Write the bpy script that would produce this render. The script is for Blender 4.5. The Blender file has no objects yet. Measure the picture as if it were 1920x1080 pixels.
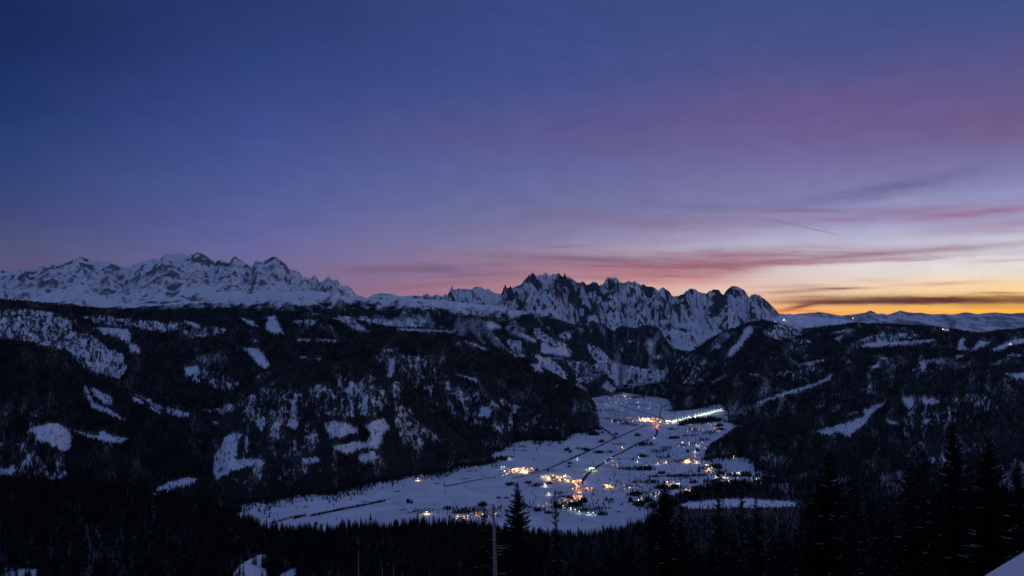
import bpy, math, random
import numpy as np
R = math.radians
random.seed(7)
RNG = np.random.default_rng(11)
S = bpy.context.scene
COL = S.collection

# ------------------------------------------------------------------ camera
F, W, H = 1400.0, 1920.0, 1080.0
TH = math.atan(60.0 / F)
ZC = 800.0
cam_d = bpy.data.cameras.new('camera')
cam_d.sensor_width = 36.0
cam_d.lens = 36.0 * F / W
cam_d.clip_start = 0.5
cam_d.clip_end = 200000.0
cam = bpy.data.objects.new('camera', cam_d)
cam.location = (0, 0, ZC)
cam.rotation_euler = (math.pi / 2 + TH, 0, 0)
COL.objects.link(cam)
S.camera = cam
S.view_settings.view_transform = 'Standard'
S.view_settings.look = 'None'
S.view_settings.exposure = 0.0
S.view_settings.gamma = 1.0
S.cycles.max_bounces = 4
S.cycles.diffuse_bounces = 2
S.cycles.glossy_bounces = 1
S.cycles.transparent_max_bounces = 4
S.cycles.use_light_tree = True
S.cycles.sample_clamp_indirect = 4.0
S.cycles.sample_clamp_direct = 0.0


def ray(px, py):
    """photo pixel -> (t = X/Y, e = rise/Y) of the sight line, both world slopes"""
    px = np.asarray(px, float); py = np.asarray(py, float)
    u = (px - 960.0) / F; v = (540.0 - py) / F
    den = math.cos(TH) - v * math.sin(TH)
    return u / den, (math.sin(TH) + v * math.cos(TH)) / den


def unray(t, e):
    t = np.asarray(t, float); e = np.asarray(e, float)
    # v = (e cos - sin)/(cos + e sin)
    v = (e * math.cos(TH) - math.sin(TH)) / (math.cos(TH) + e * math.sin(TH))
    den = math.cos(TH) - v * math.sin(TH)
    return t * den * F + 960.0, 540.0 - v * F


def azel(px, py):
    t, e = ray(px, py)
    return math.degrees(math.atan(t)), math.degrees(math.atan(e / math.sqrt(1 + t * t)))


# ------------------------------------------------------------------ node helper
class NT:
    def __init__(s, nt):
        s.nt = nt
        nt.nodes.clear()

    def n(s, typ, **kw):
        nd = s.nt.nodes.new(typ)
        for k, v in kw.items():
            setattr(nd, k, v)
        return nd

    def set(s, sock, v):
        if v is None:
            return
        if isinstance(v, bpy.types.NodeSocket):
            s.nt.links.new(v, sock)
        else:
            sock.default_value = v

    def m(s, op, a, b=None, c=None, clamp=False):
        nd = s.n('ShaderNodeMath', operation=op, use_clamp=clamp)
        s.set(nd.inputs[0], a); s.set(nd.inputs[1], b)
        if c is not None:
            s.set(nd.inputs[2], c)
        return nd.outputs[0]

    def mix(s, f, a, b, blend='MIX'):
        nd = s.n('ShaderNodeMix', data_type='RGBA', blend_type=blend)
        s.set(nd.inputs[0], f)
        s.set(nd.inputs[6], a if isinstance(a, bpy.types.NodeSocket) else (*a, 1) if len(a) == 3 else a)
        s.set(nd.inputs[7], b if isinstance(b, bpy.types.NodeSocket) else (*b, 1) if len(b) == 3 else b)
        return nd.outputs[2]

    def mr(s, v, a, b, c=0.0, d=1.0, smooth=False):
        nd = s.n('ShaderNodeMapRange', interpolation_type='SMOOTHSTEP' if smooth else 'LINEAR')
        s.set(nd.inputs[0], v)
        for i, x in enumerate((a, b, c, d)):
            s.set(nd.inputs[i + 1], x)
        return nd.outputs[0]

    def noise(s, vec, scale, detail=4, rough=.55, dist=0.0):
        nd = s.n('ShaderNodeTexNoise')
        if vec is not None:
            s.set(nd.inputs['Vector'], vec)
        nd.inputs['Scale'].default_value = scale
        nd.inputs['Detail'].default_value = detail
        nd.inputs['Roughness'].default_value = rough
        nd.inputs['Distortion'].default_value = dist
        return nd.outputs[0]

    def xyz(s, x, y, z):
        nd = s.n('ShaderNodeCombineXYZ')
        s.set(nd.inputs[0], x); s.set(nd.inputs[1], y); s.set(nd.inputs[2], z)
        return nd.outputs[0]


def lin(c):
    return tuple(((v / 255.0) / 12.92 if v / 255.0 <= .04045 else (((v / 255.0) + .055) / 1.055) ** 2.4) for v in c)


# ------------------------------------------------------------------ dusk sky
world = bpy.data.worlds.new('World')
S.world = world
world.use_nodes = True
w = NT(world.node_tree)
tc = w.n('ShaderNodeTexCoord')
sep = w.n('ShaderNodeSeparateXYZ')
w.nt.links.new(tc.outputs['Generated'], sep.inputs[0])
AZ = w.m('MULTIPLY', w.m('ARCTAN2', sep.outputs[0], sep.outputs[1]), 180 / math.pi)
EL = w.m('MULTIPLY', w.m('ARCSINE', sep.outputs[2]), 180 / math.pi)

SKYC = {  # photo column -> [(photo row, sRGB)], lowest first
    0: [(560, (98, 78, 112)), (500, (90, 82, 120)), (457, (80, 82, 120)), (400, (62, 72, 120)), (300, (44, 65, 118)), (200, (33, 54, 108)), (100, (27, 46, 97)), (0, (24, 42, 90))],
    480: [(560, (116, 96, 128)), (500, (107, 102, 150)), (430, (94, 98, 155)), (350, (80, 92, 152)), (250, (64, 80, 144)), (130, (50, 68, 128)), (0, (40, 58, 112))],
    960: [(600, (215, 140, 120)), (540, (172, 122, 134)), (480, (144, 126, 156)), (400, (113, 115, 160)), (320, (96, 102, 156)), (250, (88, 90, 144)), (150, (66, 80, 142)), (0, (56, 74, 131))],
    1440: [(610, (240, 135, 60)), (580, (248, 175, 105)), (545, (242, 208, 184)), (500, (220, 203, 206)), (440, (168, 162, 192)), (380, (130, 128, 172)), (300, (115, 108, 160)), (220, (103, 92, 145)), (130, (80, 84, 138)), (0, (62, 78, 134))],
    1900: [(620, (250, 160, 35)), (585, (255, 182, 48)), (560, (254, 206, 108)), (530, (250, 218, 172)), (500, (232, 222, 216)), (465, (212, 212, 224)), (410, (166, 164, 200)), (350, (138, 138, 184)), (290, (122, 114, 164)), (220, (108, 92, 140)), (150, (96, 88, 140)), (0, (62, 80, 136))],
}
BACK = [(-2, (84, 84, 112)), (4, (110, 108, 140)), (12, (118, 128, 166)), (25, (102, 118, 162)), (50, (68, 88, 138))]  # unseen sky behind the camera, brightened to add light on the snow
ZEN = (62, 81, 129)  # overhead sky out of frame, also raised for snow brightness
ZR = (65, 83, 132)


def pos(el):
    return (max(el, 0) / 90.0) ** .5


PEL = w.m('POWER', w.m('MAXIMUM', w.m('DIVIDE', EL, 90.0), 0.0), 0.5)


def ramp(stops, top):
    nd = w.n('ShaderNodeValToRGB')
    nd.color_ramp.interpolation = 'LINEAR'
    st = sorted([(pos(e), c) for e, c in stops] + [(pos(45), top), (1.0, tuple(int(x * .9) for x in top))])
    el = nd.color_ramp.elements
    el[0].position = st[0][0]; el[0].color = (*lin(st[0][1]), 1)
    el[1].position = st[-1][0]; el[1].color = (*lin(st[-1][1]), 1)
    for p, c in st[1:-1]:
        x = el.new(p); x.color = (*lin(c), 1)
    w.nt.links.new(PEL, nd.inputs[0])
    return nd.outputs[0]


cols = []
for px, st in SKYC.items():
    t = ray(px, 540)[0]
    az = math.degrees(math.atan(t))
    stops = [(azel(px, py)[1], c) for py, c in st]
    cols.append((az, ramp(stops, ZEN if px < 700 else ZR)))
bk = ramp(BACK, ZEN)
wob = w.noise(w.xyz(w.m('MULTIPLY', AZ, .05), w.m('MULTIPLY', EL, .12), 3.0), 1.0, 3, .5)
AZW = w.m('ADD', AZ, w.m('MULTIPLY', w.m('SUBTRACT', wob, .5), 7.0))
sky = cols[0][1]
for i in range(1, len(cols)):
    sky = w.mix(w.mr(AZW, cols[i - 1][0], cols[i][0]), sky, cols[i][1])
# away from the glow (centred about 40 deg to the right) the sky turns to the bluish back ramp, raised to light the snow
dd = w.m('ABSOLUTE', w.m('SUBTRACT', w.m('MODULO', w.m('ADD', w.m('SUBTRACT', AZ, 40.0), 540.0), 360.0), 180.0))
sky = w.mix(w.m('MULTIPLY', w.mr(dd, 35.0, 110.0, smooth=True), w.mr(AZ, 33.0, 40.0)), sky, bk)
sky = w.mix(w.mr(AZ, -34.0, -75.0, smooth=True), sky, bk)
sky = w.mix(w.mr(EL, 0.0, -4.0), sky, lin((30, 34, 60)))

# clouds: thin high streaks. (column, row, half length, half thickness, slope, colour, strength, raggedness)
CL = [
    (1380, 480, 560, 11, -.035, (146, 104, 124), .75, 1),
    (1190, 497, 230, 13, .0, (150, 96, 115), .9, 1),
    (1330, 502, 150, 16, -.10, (168, 96, 108), .75, 1),
    (1560, 482, 330, 4, -.075, (150, 110, 128), .75, .6),
    (1640, 488, 200, 3, -.05, (158, 115, 128), .5, .6),
    (1080, 483, 170, 5, .02, (100, 88, 125), .55, 1),
    (760, 504, 150, 9, -.03, (120, 92, 118), .7, 1),
    (840, 508, 120, 5, .03, (108, 84, 112), .55, 1),
    (860, 530, 140, 5, -.10, (135, 92, 108), .5, 1),
    (900, 515, 90, 4, -.05, (118, 88, 112), .5, 1),
    (1060, 462, 45, 3, -.04, (104, 102, 145), .5, .8),
    (1550, 410, 240, 11, -.06, (142, 106, 148), .5, 1.2),
    (1700, 398, 130, 7, -.10, (146, 102, 138), .55, 1),
    (1840, 400, 130, 7, -.10, (150, 92, 118), .7, 1),
    (1880, 425, 160, 12, -.05, (152, 112, 142), .6, 1),
    (1250, 420, 190, 15, -.02, (132, 102, 140), .45, 1.4),
    (1350, 388, 160, 7, .03, (104, 90, 130), .4, 1),
    (1250, 455, 150, 9, -.10, (150, 132, 160), .35, 1),
    (1640, 358, 130, 12, -.17, (98, 94, 140), .6, 1),
    (1740, 335, 120, 10, -.22, (105, 100, 150), .4, 1),
    (1870, 244, 80, 18, .04, (120, 86, 118), .4, 1),
    (1560, 215, 330, 50, -.02, (112, 88, 140), .35, 1.6),
    (1000, 255, 300, 26, -.04, (92, 84, 138), .3, 1.6),
    (1780, 562, 330, 7.5, .005, (96, 44, 34), .97, .45),
    (1700, 566, 200, 4, .0, (84, 42, 40), .8, .5),
    (1380, 497, 260, 6, -.05, (150, 92, 108), .7, .8),
    (1130, 520, 150, 8, .02, (165, 105, 118), .6, 1),
    (1230, 515, 170, 10, .03, (172, 98, 105), .6, 1),
    (1420, 470, 170, 5, -.08, (168, 140, 160), .45, 1),
    (1120, 405, 170, 12, .01, (120, 98, 140), .4, 1.2),
    (1500, 395, 110, 4, -.02, (126, 98, 134), .5, .9),
    (1690, 470, 120, 3, -.03, (178, 160, 180), .4, .8),
    (1570, 567, 110, 5, .00, (94, 48, 36), .92, .5),
    (1505, 574, 50, 4, -.20, (120, 62, 46), .85, .5),
    (1900, 556, 110, 3, -.03, (150, 82, 40), .7, .7),
    (1880, 549, 50, 1.6, .0, (120, 75, 45), .6, .5),
    (1520, 557, 50, 2.2, .0, (165, 100, 75), .5, .7),
    (1490, 547, 75, 4, -.03, (150, 105, 92), .75, .7),
    (1570, 541, 55, 2.5, -.02, (120, 78, 72), .8, .6),
    (1480, 538, 110, 5, -.02, (182, 138, 128), .5, 1),
    (1760, 532, 90, 3, -.04, (205, 150, 120), .55, .8),
    (1640, 526, 70, 4, .0, (215, 178, 160), .4, .8),
    (1880, 488, 80, 3, -.05, (200, 165, 165), .5, .8),
    (1850, 576, 90, 3, .01, (205, 120, 25), .5, .6),
    (1290, 530, 110, 7, .0, (215, 130, 115), .5, 1),
    (1500, 582, 60, 2.5, .05, (225, 110, 50), .6, .6),
]
BR = [  # brighter gaps
    (1290, 470, 130, 9, -.02, (172, 165, 188), .6, 1),
    (1560, 455, 240, 16, -.03, (184, 184, 208), .45, 1),
    (1480, 512, 170, 12, -.03, (222, 208, 206), .6, 1),
    (1750, 462, 260, 14, -.05, (212, 214, 228), .65, 1),
    (1680, 500, 260, 14, -.02, (230, 222, 220), .6, .8),
    (1340, 462, 200, 8, -.03, (176, 172, 196), .5, 1),
    (1640, 435, 200, 8, -.04, (180, 184, 212), .5, 1),
    (1750, 372, 150, 9, -.06, (158, 160, 200), .45, 1),
]
fib = w.noise(w.xyz(w.m('MULTIPLY', AZ, .16), w.m('ADD', w.m('MULTIPLY', EL, 2.2), w.m('MULTIPLY', AZ, .10)), 9.0), 1.0, 5, .62)
fibf = w.mr(fib, .34, .62)
warp = w.m('MULTIPLY', w.m('SUBTRACT', w.noise(w.xyz(w.m('MULTIPLY', AZ, .22), w.m('MULTIPLY', EL, .8), 1.0), 1.0, 4, .6), .5), 1.0)
fine = w.m('SUBTRACT', w.noise(w.xyz(w.m('MULTIPLY', AZ, .9), w.m('MULTIPLY', EL, 4.0), 5.0), 1.0, 4, .6), .5)
for k, (px, py, L, hh, sl, c, al, rag) in enumerate(BR + CL):
    a0, e0 = azel(px, py)
    a1, e1 = azel(px + L, py + sl * L)
    k_az = abs(a1 - a0)
    k_el = hh / F * 57.3
    slope = (e1 - e0) / (a1 - a0) if a1 != a0 else 0
    da = w.m('SUBTRACT', AZ, a0)
    de = w.m('SUBTRACT', w.m('SUBTRACT', EL, e0), w.m('MULTIPLY', da, slope))
    amp = max(.25, k_el * .9) * rag
    de = w.m('ADD', de, w.m('ADD', w.m('MULTIPLY', warp, amp * 1.6), w.m('MULTIPLY', fine, k_el * .9)))
    q = w.m('ADD', w.m('POWER', w.m('ABSOLUTE', w.m('DIVIDE', da, k_az)), 2.0), w.m('POWER', w.m('ABSOLUTE', w.m('DIVIDE', de, k_el)), 2.0))
    g = w.m('EXPONENT', w.m('MULTIPLY', q, -1.0))
    g = w.m('MULTIPLY', g, w.mr(fibf, 0.0, 1.0, 1 - .55 * rag if rag < 1.2 else .45, 1.0))
    g = w.m('MULTIPLY', w.m('MULTIPLY', g, al), 1.15, clamp=True)
    sky = w.mix(g, sky, lin(c))
# old contrails
for (x0, y0, x1, y1, wd, c, al) in [(1395, 400, 1590, 444, 1.0, (120, 98, 120), .5), (1700, 470, 1775, 486, .9, (165, 140, 155), .5), (1660, 492, 1765, 486, .9, (150, 125, 140), .6)]:
    a0, e0 = azel(x0, y0); a1, e1 = azel(x1, y1)
    s_ = (e1 - e0) / (a1 - a0)
    de = w.m('SUBTRACT', w.m('SUBTRACT', EL, e0), w.m('MULTIPLY', w.m('SUBTRACT', AZ, a0), s_))
    de = w.m('ADD', de, w.m('MULTIPLY', fine, .05))
    g = w.m('EXPONENT', w.m('MULTIPLY', w.m('POWER', w.m('ABSOLUTE', w.m('DIVIDE', de, wd / F * 57.3)), 2.0), -1.0))
    g = w.m('MULTIPLY', g, w.m('MULTIPLY', w.mr(AZ, a0, a0 + .35 * (a1 - a0)), w.mr(AZ, a1, a1 - .2 * (a1 - a0))))
    sky = w.mix(w.m('MULTIPLY', g, al), sky, lin(c))
mott = w.noise(w.xyz(w.m('MULTIPLY', AZ, .35), w.m('MULTIPLY', EL, .9), 2.0), 1.0, 4, .55)
sky = w.mix(1.0, sky, w.n('ShaderNodeCombineColor').outputs[0], 'MIX') if False else sky
hs = w.n('ShaderNodeHueSaturation')
w.set(hs.inputs['Color'], sky); w.set(hs.inputs['Value'], w.m('MULTIPLY', w.mr(mott, .3, .7, .95, 1.05), w.mr(EL, 0.0, 9.0, 1.16, 1.0)))
bg = w.n('ShaderNodeBackground')
w.set(bg.inputs[0], hs.outputs[0])
bg.inputs[1].default_value = 1.0
wo = w.n('ShaderNodeOutputWorld')
w.nt.links.new(bg.outputs[0], wo.inputs[0])

# afterglow as one soft, very weak warm sun low in the direction of the sunset
sl = bpy.data.lights.new('sun', 'SUN')
sl.energy = 0.17
sl.angle = R(40)
sl.color = (1.0, .82, .80)
so = bpy.data.objects.new('sun', sl)
sa, se = R(56), R(15)
from mathutils import Vector
dvec = Vector((math.sin(sa) * math.cos(se), math.cos(sa) * math.cos(se), math.sin(se)))
so.rotation_euler = dvec.to_track_quat('Z', 'Y').to_euler()
COL.objects.link(so)

# ------------------------------------------------------------------ noise
_P = np.random.default_rng(5).permutation(1024)
_G = np.random.default_rng(6).uniform(0, 2 * np.pi, 1024)
_GX, _GY = np.cos(_G), np.sin(_G)


def perlin(x, y, seed=0):
    x = np.asarray(x, float) + seed * 17.31; y = np.asarray(y, float) + seed * 9.77
    xi = np.floor(x).astype(np.int64); yi = np.floor(y).astype(np.int64)
    fx = x - xi; fy = y - yi
    u = fx * fx * fx * (fx * (fx * 6 - 15) + 10); v = fy * fy * fy * (fy * (fy * 6 - 15) + 10)

    def g(ix, iy, dx, dy):
        h = _P[(_P[ix & 1023] + iy) & 1023]
        return _GX[h] * dx + _GY[h] * dy
    a = g(xi, yi, fx, fy); b = g(xi + 1, yi, fx - 1, fy)
    c = g(xi, yi + 1, fx, fy - 1); d = g(xi + 1, yi + 1, fx - 1, fy - 1)
    return ((a + u * (b - a)) * (1 - v) + (c + u * (d - c)) * v) * 1.5


def fbm(x, y, oct=4, gain=.5, seed=0):
    s = 0; a = 1; n = 0
    for i in range(oct):
        s = s + a * perlin(x * 2 ** i, y * 2 ** i, seed + i); n += a; a *= gain
    return s / n


def ridged(x, y, oct=5, gain=.55, seed=0):
    s = 0; a = 1; n = 0; wt = 1
    for i in range(oct):
        r = 1 - np.abs(perlin(x * 2 ** i, y * 2 ** i, seed + i)) * 1.6
        r = np.clip(r, 0, 1) ** 2 * wt
        wt = np.clip(r * 1.8, 0, 1)
        s = s + a * r; n += a; a *= gain
    return s / n


def inpoly(px, py, poly):
    r = np.zeros(px.shape, bool)
    n = len(poly)
    for i in range(n):
        x0, y0 = poly[i]; x1, y1 = poly[(i + 1) % n]
        if y0 == y1:
            continue
        c = ((y0 > py) != (y1 > py)) & (px < (x1 - x0) * (py - y0) / (y1 - y0) + x0)
        r ^= c
    return r


# ------------------------------------------------------------------ materials
def mat(name):
    m = bpy.data.materials.new(name); m.use_nodes = True
    return m, NT(m.node_tree)


def finish(k, bsdf_col, rough=.8, normal=None, spec=.2):
    b = k.n('ShaderNodeBsdfPrincipled')
    k.set(b.inputs['Base Color'], bsdf_col if isinstance(bsdf_col, bpy.types.NodeSocket) else (*bsdf_col, 1))
    k.set(b.inputs['Roughness'], rough)
    b.inputs['Specular IOR Level'].default_value = spec
    if normal is not None:
        k.set(b.inputs['Normal'], normal)
    o = k.n('ShaderNodeOutputMaterial')
    k.nt.links.new(b.outputs[0], o.inputs[0])


def terrain_mat(name, rock=(.10, .105, .115), slope0=.80, slope1=.62, scale=.01, bump=1.0, rockamt=1.0, mottle=False):
    m, k = mat(name)
    geo = k.n('ShaderNodeNewGeometry')
    at = k.n('ShaderNodeAttribute', attribute_name='forest')
    ar = k.n('ShaderNodeAttribute', attribute_name='rock')
    sp = k.n('ShaderNodeSeparateXYZ'); k.nt.links.new(geo.outputs['Normal'], sp.inputs[0])
    pos_ = geo.outputs['Position']
    mp = k.n('ShaderNodeMapping'); mp.inputs['Scale'].default_value = (1, .5, 1.4)
    k.nt.links.new(pos_, mp.inputs[0])
    n1 = k.noise(mp.outputs[0], scale, 8, .68)
    n2 = k.noise(pos_, scale * 6, 5, .6)
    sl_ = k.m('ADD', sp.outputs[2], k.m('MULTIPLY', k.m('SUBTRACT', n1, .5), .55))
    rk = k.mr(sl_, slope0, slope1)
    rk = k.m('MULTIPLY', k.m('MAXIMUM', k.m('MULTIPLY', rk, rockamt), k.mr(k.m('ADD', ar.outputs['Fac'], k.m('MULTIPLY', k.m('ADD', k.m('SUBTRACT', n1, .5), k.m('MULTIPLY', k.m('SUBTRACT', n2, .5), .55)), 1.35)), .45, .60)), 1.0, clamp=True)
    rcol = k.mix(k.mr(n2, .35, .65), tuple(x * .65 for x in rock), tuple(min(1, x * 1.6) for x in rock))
    snow = k.mix(k.mr(n1, .35, .7), (.82, .85, .90), (.87, .89, .93))
    if mottle:   # wind crust, drifts and the outlines of single fields
        mp2 = k.n('ShaderNodeMapping'); mp2.inputs['Scale'].default_value = (.0045, .0028, 1); mp2.inputs['Rotation'].default_value = (0, 0, .35); k.nt.links.new(pos_, mp2.inputs[0])
        vo = k.n('ShaderNodeTexVoronoi', distance='MANHATTAN'); k.nt.links.new(mp2.outputs[0], vo.inputs['Vector']); vo.inputs['Scale'].default_value = 1.0
        vs = k.n('ShaderNodeSeparateColor'); k.nt.links.new(vo.outputs['Color'], vs.inputs[0])
        f1 = k.m('ADD', k.m('MULTIPLY', vs.outputs[0], .5), k.m('MULTIPLY', k.noise(pos_, .012, 6, .7), .9))
        snow = k.mix(k.mr(f1, .4, 1.0), (.88, .90, .93), (.66, .69, .74))
    c = k.mix(rk, snow, rcol)
    n3 = k.noise(pos_, .06, 6, .7)
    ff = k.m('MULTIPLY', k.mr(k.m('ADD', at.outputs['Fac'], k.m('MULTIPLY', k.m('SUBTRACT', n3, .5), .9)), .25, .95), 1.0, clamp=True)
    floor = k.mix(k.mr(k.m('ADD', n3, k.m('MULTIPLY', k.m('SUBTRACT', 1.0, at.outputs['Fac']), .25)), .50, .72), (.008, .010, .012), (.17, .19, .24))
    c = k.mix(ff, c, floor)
    bp = k.n('ShaderNodeBump'); bp.inputs['Strength'].default_value = .6
    bp.inputs['Distance'].default_value = 12.0 * bump
    k.set(bp.inputs['Height'], k.m('ADD', n1, k.m('MULTIPLY', n2, .25)))
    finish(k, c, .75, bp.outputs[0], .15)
    return m


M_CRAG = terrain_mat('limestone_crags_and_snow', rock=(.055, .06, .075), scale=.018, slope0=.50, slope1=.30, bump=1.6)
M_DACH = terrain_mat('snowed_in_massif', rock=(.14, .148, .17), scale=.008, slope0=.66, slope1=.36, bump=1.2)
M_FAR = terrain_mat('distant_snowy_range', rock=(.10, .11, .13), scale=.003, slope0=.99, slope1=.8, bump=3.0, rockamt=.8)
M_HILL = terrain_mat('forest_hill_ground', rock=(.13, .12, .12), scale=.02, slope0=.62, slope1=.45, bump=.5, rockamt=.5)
M_VAL = terrain_mat('valley_snow', scale=.01, slope0=.2, slope1=.1, bump=.12, mottle=True)


def simple(name, c, rough=.8, scale=None, var=.3, spec=.2):
    m, k = mat(name)
    if scale:
        tcn = k.n('ShaderNodeTexCoord')
        n_ = k.noise(tcn.outputs['Object'], scale, 4, .6)
        col = k.mix(k.mr(n_, .3, .7), tuple(x * (1 - var) for x in c), tuple(min(1, x * (1 + var)) for x in c))
    else:
        col = c
    finish(k, col, rough, None, spec)
    return m


def emis(name, c, s):
    m, k = mat(name)
    e = k.n('ShaderNodeEmission'); e.inputs[0].default_value = (*c, 1); e.inputs[1].default_value = s
    o = k.n('ShaderNodeOutputMaterial'); k.nt.links.new(e.outputs[0], o.inputs[0])
    m.cycles.emission_sampling = 'NONE'
    return m


def needle_mat(name, dark, dust):
    m, k = mat(name)
    oi = k.n('ShaderNodeObjectInfo')
    geo = k.n('ShaderNodeNewGeometry')
    n_ = k.noise(geo.outputs['Position'], .9, 3, .6)
    c = k.mix(oi.outputs['Random'], tuple(x * .6 for x in dark), tuple(x * 1.4 for x in dark))
    sp = k.n('ShaderNodeSeparateXYZ'); k.nt.links.new(geo.outputs['Normal'], sp.inputs[0])
    up = k.m('ABSOLUTE', sp.outputs[2])
    f = k.m('MULTIPLY', k.mr(n_, .5, .62), k.m('MULTIPLY', k.mr(up, .1, .5), dust), clamp=True)
    c = k.mix(f, c, (.62, .64, .68))
    finish(k, c, .9, None, .05)
    return m


M_NEED = needle_mat('spruce_needles', (.009, .013, .010), 0.0)
M_DUST = needle_mat('snow_dusted_needles', (.012, .017, .016), .5)
M_SNOWY = needle_mat('snow_laden_needles', (.03, .034, .032), 1.0)
M_BARK = simple('spruce_bark', (.035, .027, .022), .95, 6.0)
M_GREYWOOD = simple('weathered_dead_wood', (.22, .19, .17), .9, 5.0)
M_BOUGH = simple('frosted_bough_snow', (.42, .44, .47), .8, .8, .05)
M_SNOW = simple('lying_snow', (.8, .81, .84), .7, .5, .05)
M_ROAD = simple('cleared_asphalt_road', (.035, .037, .042), .85, .02, .4)
M_TRACK = simple('trodden_snow_track', (.36, .37, .41), .85, .02, .2)

# ------------------------------------------------------------------ object helpers


def tag(o, label=None, cat=None, group=None, kind=None):
    if label: o['label'] = label
    if cat: o['category'] = cat
    if group: o['group'] = group
    if kind: o['kind'] = kind
    return o


def mesh_obj(name, me, parent=None):
    o = bpy.data.objects.new(name, me)
    COL.objects.link(o)
    if parent: o.parent = parent
    return o


def mk(name, V, Fc, mats, attrs=None, smooth=False, midx=None):
    me = bpy.data.meshes.new(name)
    V = np.asarray(V, np.float32)
    if isinstance(Fc, np.ndarray):
        n, q = Fc.shape
        me.vertices.add(len(V)); me.vertices.foreach_set('co', V.ravel())
        me.loops.add(n * q); me.loops.foreach_set('vertex_index', Fc.ravel().astype(np.int32))
        me.polygons.add(n)
        me.polygons.foreach_set('loop_start', np.arange(n, dtype=np.int32) * q)
        me.polygons.foreach_set('loop_total', np.full(n, q, np.int32))
        me.update(calc_edges=True)
    else:
        me.from_pydata([tuple(map(float, v)) for v in V], [], Fc)
    for m in mats: me.materials.append(m)
    if midx is not None: me.polygons.foreach_set('material_index', np.asarray(midx, np.int32))
    if smooth: me.polygons.foreach_set('use_smooth', np.ones(len(me.polygons), bool))
    for k_, a in (attrs or {}).items():
        at = me.attributes.new(k_, 'FLOAT', 'POINT'); at.data.foreach_set('value', np.asarray(a, np.float32).ravel())
    me.update()
    return me


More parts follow.
